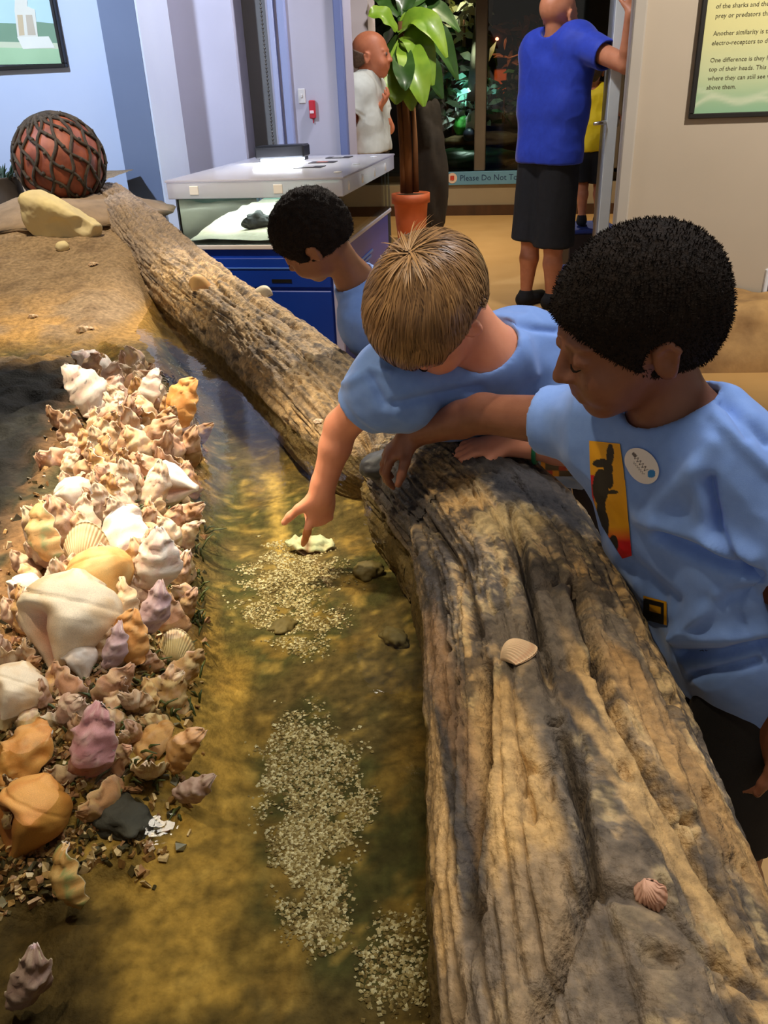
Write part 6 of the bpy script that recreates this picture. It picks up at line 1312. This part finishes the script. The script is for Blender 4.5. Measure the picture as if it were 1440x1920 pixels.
child(MB().lathe([(.004, 0), (.014, .002), (.014, .006), (.004, .008)], 10, tuple(q_ + np.array([.035, -.01, .056]))), 'buckle', M_STEEL, sh)

# ================================================================== RIGHT SAND EXHIBIT
cR = np.array([2.35, 4.35]); gx_ = np.linspace(1.25, 4.6, 90); gv = np.linspace(0, 1, 40); V = []
for x in gx_:
    for t in gv:
        y0 = 4.02 - (x - 1.95) * .10; y1 = (4.885 - x * .2079) / .9781; y0 = min(y0, y1 - .2)
        y = y0 + (y1 - y0) * t; z = .30 * min(1, (t * 3.2)) ** .6 * (1 if x > 1.4 else max(0, (x - 1.25) / .15)); V.append((x, y, z))
V = np.array(V); n_ = fbm(V * np.array([5, 5, 8.]), 4, 17) - .5; V[:, 2] += n_ * .13 * np.clip(V[:, 2] * 8, 0, 1); V[:, 1] -= np.abs(n_) * .10 * np.clip(V[:, 2] * 8, 0, 1); V[:, 2] = np.maximum(V[:, 2], 0)
me = mesh('sand_ledge', V, grid_faces(len(gx_), 40)); c_ = recenter(me); tag(obj('sand_ledge', me, mat('sandstone_mix', (192, 152, 96), (140, 106, 66), 7., .85, bump=.9, bscale=30.), None, c_), 'low tan sandstone ledge along the foot of the beige wall', 'ledge')
wp = aty(1442, 528, 4.55); pst = empty('rope_post', Vector((wp[0], wp[1], wp[2] - .09)), 'small white and wood post on the sandstone ledge at the wall', 'post'); child(MB().box(tuple(wp + np.array([-.03, -.02, -.09])), tuple(wp + np.array([.06, .03, .07])), None, .006), 'white_panel', mat('white_plastic', (236, 240, 250)), pst); child(MB().box(tuple(wp + np.array([-.012, -.035, -.09])), tuple(wp + np.array([.05, -.021, .03])), None, .004), 'wood_strip', M_DARKWOOD, pst)

# ================================================================== BEHIND THE EXHIBIT WINDOW
def ev(px, py, v): u, z = atv(px, py, v); return RM(u, v, z)
M_EROCK = mat('exhibit_rock', (40, 34, 28), (62, 54, 44), 8., .9, bump=.8); sE = 10.0 / FPX
rock('exhibit_rock', ev(850, 185, 11.4), (.45, .3, .5), M_EROCK, 'large dark rock face behind the exhibit glass', seed=31, amp=.4)
rock('exhibit_rock', ev(948, 215, 11.6), (.35, .3, .45), M_EROCK, 'dark rock at the orange side of the exhibit', seed=33, amp=.4)
rock('exhibit_rock', ev(905, 262, 10.9), (.5, .25, .09), mat('exhibit_brown', (84, 64, 40), (104, 82, 52), 8., .9, bump=.6), 'flat brown rock shelf behind the exhibit glass', seed=35, amp=.2)
rock('exhibit_rock', ev(890, 298, 10.7), (.55, .22, .14), mat('pond_green', (34, 56, 38), (60, 96, 62), 5., .3, bump=.5), 'green mossy bank at the bottom of the exhibit window', seed=36, amp=.25)
rock('white_rock', ev(890, 236, 10.75), (.11, .09, .17), mat('white_wet_rock', (226, 238, 232), (240, 248, 244), 8., .4), 'brightly lit white rock in the exhibit window', seed=37, amp=.15)
rock('green_rock', ev(866, 236, 10.8), (.10, .09, .11), mat('lit_moss', (40, 140, 44), (80, 180, 70), 10., .6), 'bright green mossy rock beside the white rock', seed=38, amp=.25)
rock('dark_ball', ev(880, 252, 10.6), (.075, .075, .075), mat('ball_slate', (54, 58, 76), (64, 68, 88), 6., .4), 'dark round ball in front of the white rock', 'ball', seed=39, amp=.01)
tr_ = MB().tube([ev(892, 190, 10.6), ev(904, 60, 10.6), ev(914, -60, 10.6), ev(920, -140, 10.6)], [.11, .10, .09, .08], 14); build_thing(tr_, 'tree_trunk', mat('pale_bark', (122, 106, 84), (92, 80, 62), 7., .85, bump=.6), 'grey brown tree trunk leaning behind the exhibit window', 'trunk', smooth=True)
build_thing(MB().box(tuple(ev(926, 182, 11.2)), tuple(ev(950, 128, 11.25) + np.array([0, .06, 0])), None, .01), 'orange_panel', mat('orange_panel', (196, 84, 30), (206, 94, 36), 5., .6), 'upright orange panel glowing dimly behind the exhibit', 'panel')
def tuft(name, c, n, L, wdt, m, label, seed, spread=1.0, down=.3):
    rg = np.random.default_rng(seed); e = empty(name, Vector(c - np.array([0, 0, L * .4])), label, 'plant'); V = []; F = []
    for k in range(n):
        d = rg.normal(0, 1, 3); d[2] = abs(d[2]) * .8 - down; d = unit(d); s0 = unit(np.cross(d, rg.normal(0, 1, 3))); p0 = c + rg.normal(0, .25, 3) * L * spread; l = L * rg.uniform(.3, .6); o = len(V)
        V += [p0, p0 + d * l * .4 + s0 * wdt, p0 + d * l * .8 + s0 * wdt * .6 - np.array([0, 0, l * .1]), p0 + d * l - np.array([0, 0, l * .25]), p0 + d * l * .8 - s0 * wdt * .6 - np.array([0, 0, l * .1]), p0 + d * l * .4 - s0 * wdt]; F.append(tuple(range(o, o + 6)))
    o_ = child(MB().add(V, F), 'foliage', m, e); o_['kind'] = 'stuff'
    child(MB().tube([c - np.array([0, 0, L * .5]), c - np.array([0, 0, L * .1]), c + np.array([0, 0, L * .15])], [.02, .016, .008], 7), 'stem', M_TRUNK, e, True)
M_CY = mat('cyan_lit_foliage', (120, 200, 186), (176, 232, 216), 12., .5)  # cyan light on these leaves put into their colour
tuft('exhibit_plant', ev(897, 178, 10.7), 60, .42, .035, M_CY, 'pale blue green lit foliage in the exhibit window', 1)
tuft('exhibit_plant', ev(838, 150, 10.9), 90, .62, .04, M_LEAFDK, 'dark leafy plant behind the glass next to the drooping plant', 2)
tuft('exhibit_plant', ev(945, 190, 10.8), 70, .45, .03, M_LEAFDK, 'dark green plant below the orange panel', 3)
tuft('exhibit_plant', ev(850, 218, 10.9), 60, .38, .03, mat('silver_leaf', (150, 160, 160), (190, 200, 196), 12., .5), 'silvery leaved plant over the dark rocks in the exhibit', 4)
tuft('exhibit_plant', ev(870, 40, 10.7), 60, .5, .045, mat('variegated_leaf', (196, 206, 190), (226, 214, 110), 5., .5), 'pale variegated plant high up in the exhibit window', 6)
tuft('exhibit_plant', ev(740, 30, 10.6), 130, 1.0, .07, M_LEAFDK, 'large dark plant filling the window behind the drooping plant', 7)
tuft('exhibit_plant', ev(985, 90, 11.4), 60, .6, .04, mat('rust_leaf', (120, 60, 26), (150, 84, 40), 8., .6), 'rust brown plant behind the head of the man in blue', 8)
build_thing(MB().lathe([(.002, -.02), (.02, -.012), (.022, 0), (.02, .012), (.002, .02)], 10, tuple(ev(932, 73, 12.97))), 'red_lamp', emit('red_lamp_glow', (255, 120, 80), 12.), 'tiny red lamp glowing in the dark behind the exhibit', 'lamp', smooth=True)
for p_, t_, e_, c_, a_ in ((ev(880, 60, 10.4), ev(884, 236, 10.8), 60, (.75, 1, .85), 45), (ev(905, 80, 10.45), ev(898, 180, 10.75), 26, (.6, 1, .95), 50), (ev(820, -80, 10.4), ev(860, 40, 10.8), 30, (1, .95, .8), 60), (ev(960, -20, 10.6), ev(945, 160, 11.3), 30, (1, .7, .45), 50), (ev(800, 60, 10.35), ev(840, 200, 11.2), 14, (.85, .95, 1), 70)):
    spot(p_, t_, e_, c_, a_, .8, .05)

# ================================================================== CEILING TRACK LAMPS (seen only as glints in the water)
M_LENS = emit('lamp_lens', (255, 244, 224), 30.)
for k, (p_, t_, e_, c_, a_, s_) in enumerate(LAMPS[:6]):
    p_ = np.array(p_); d = unit(np.array(t_) - p_); a1 = unit(np.cross(d, (1, 0, 0))); a2 = np.cross(d, a1)
    fr_ = lambda x, y, z, p_=p_, d=d, a1=a1, a2=a2: tuple(p_ - d * .085 + a1 * x + a2 * y - d * z)
    wh_ = ('over the dark water side of the shell bank', 'over the nearest shallows', 'far over the bend between the two logs', 'over the two leaning boys', 'over the near log', 'over the sand bank')[k]
    e = empty('track_lamp', Vector(p_ + np.array([0, 0, .2])), 'black ceiling spot lamp %s' % wh_, 'lamp', 'ceiling spot lamps')
    child(MB().lathe([(.062, .0), (.066, .0), (.07, .14), (.03, .18), (.02, .18), (.064, .13), (.058, .02)], 20, frame=fr_), 'housing', M_BLACK, e, True); child(MB().lathe([(.003, -.05), (.03, -.044), (.05, -.026), (.056, -.004), (.05, -.001)], 20, frame=fr_), 'lens', M_LENS, e)
    child(MB().tube([p_ - d * .12, np.array([p_[0] - d[0] * .12, p_[1] - d[1] * .12, 3.3])], .012, 8), 'stem', M_BLACK, e)
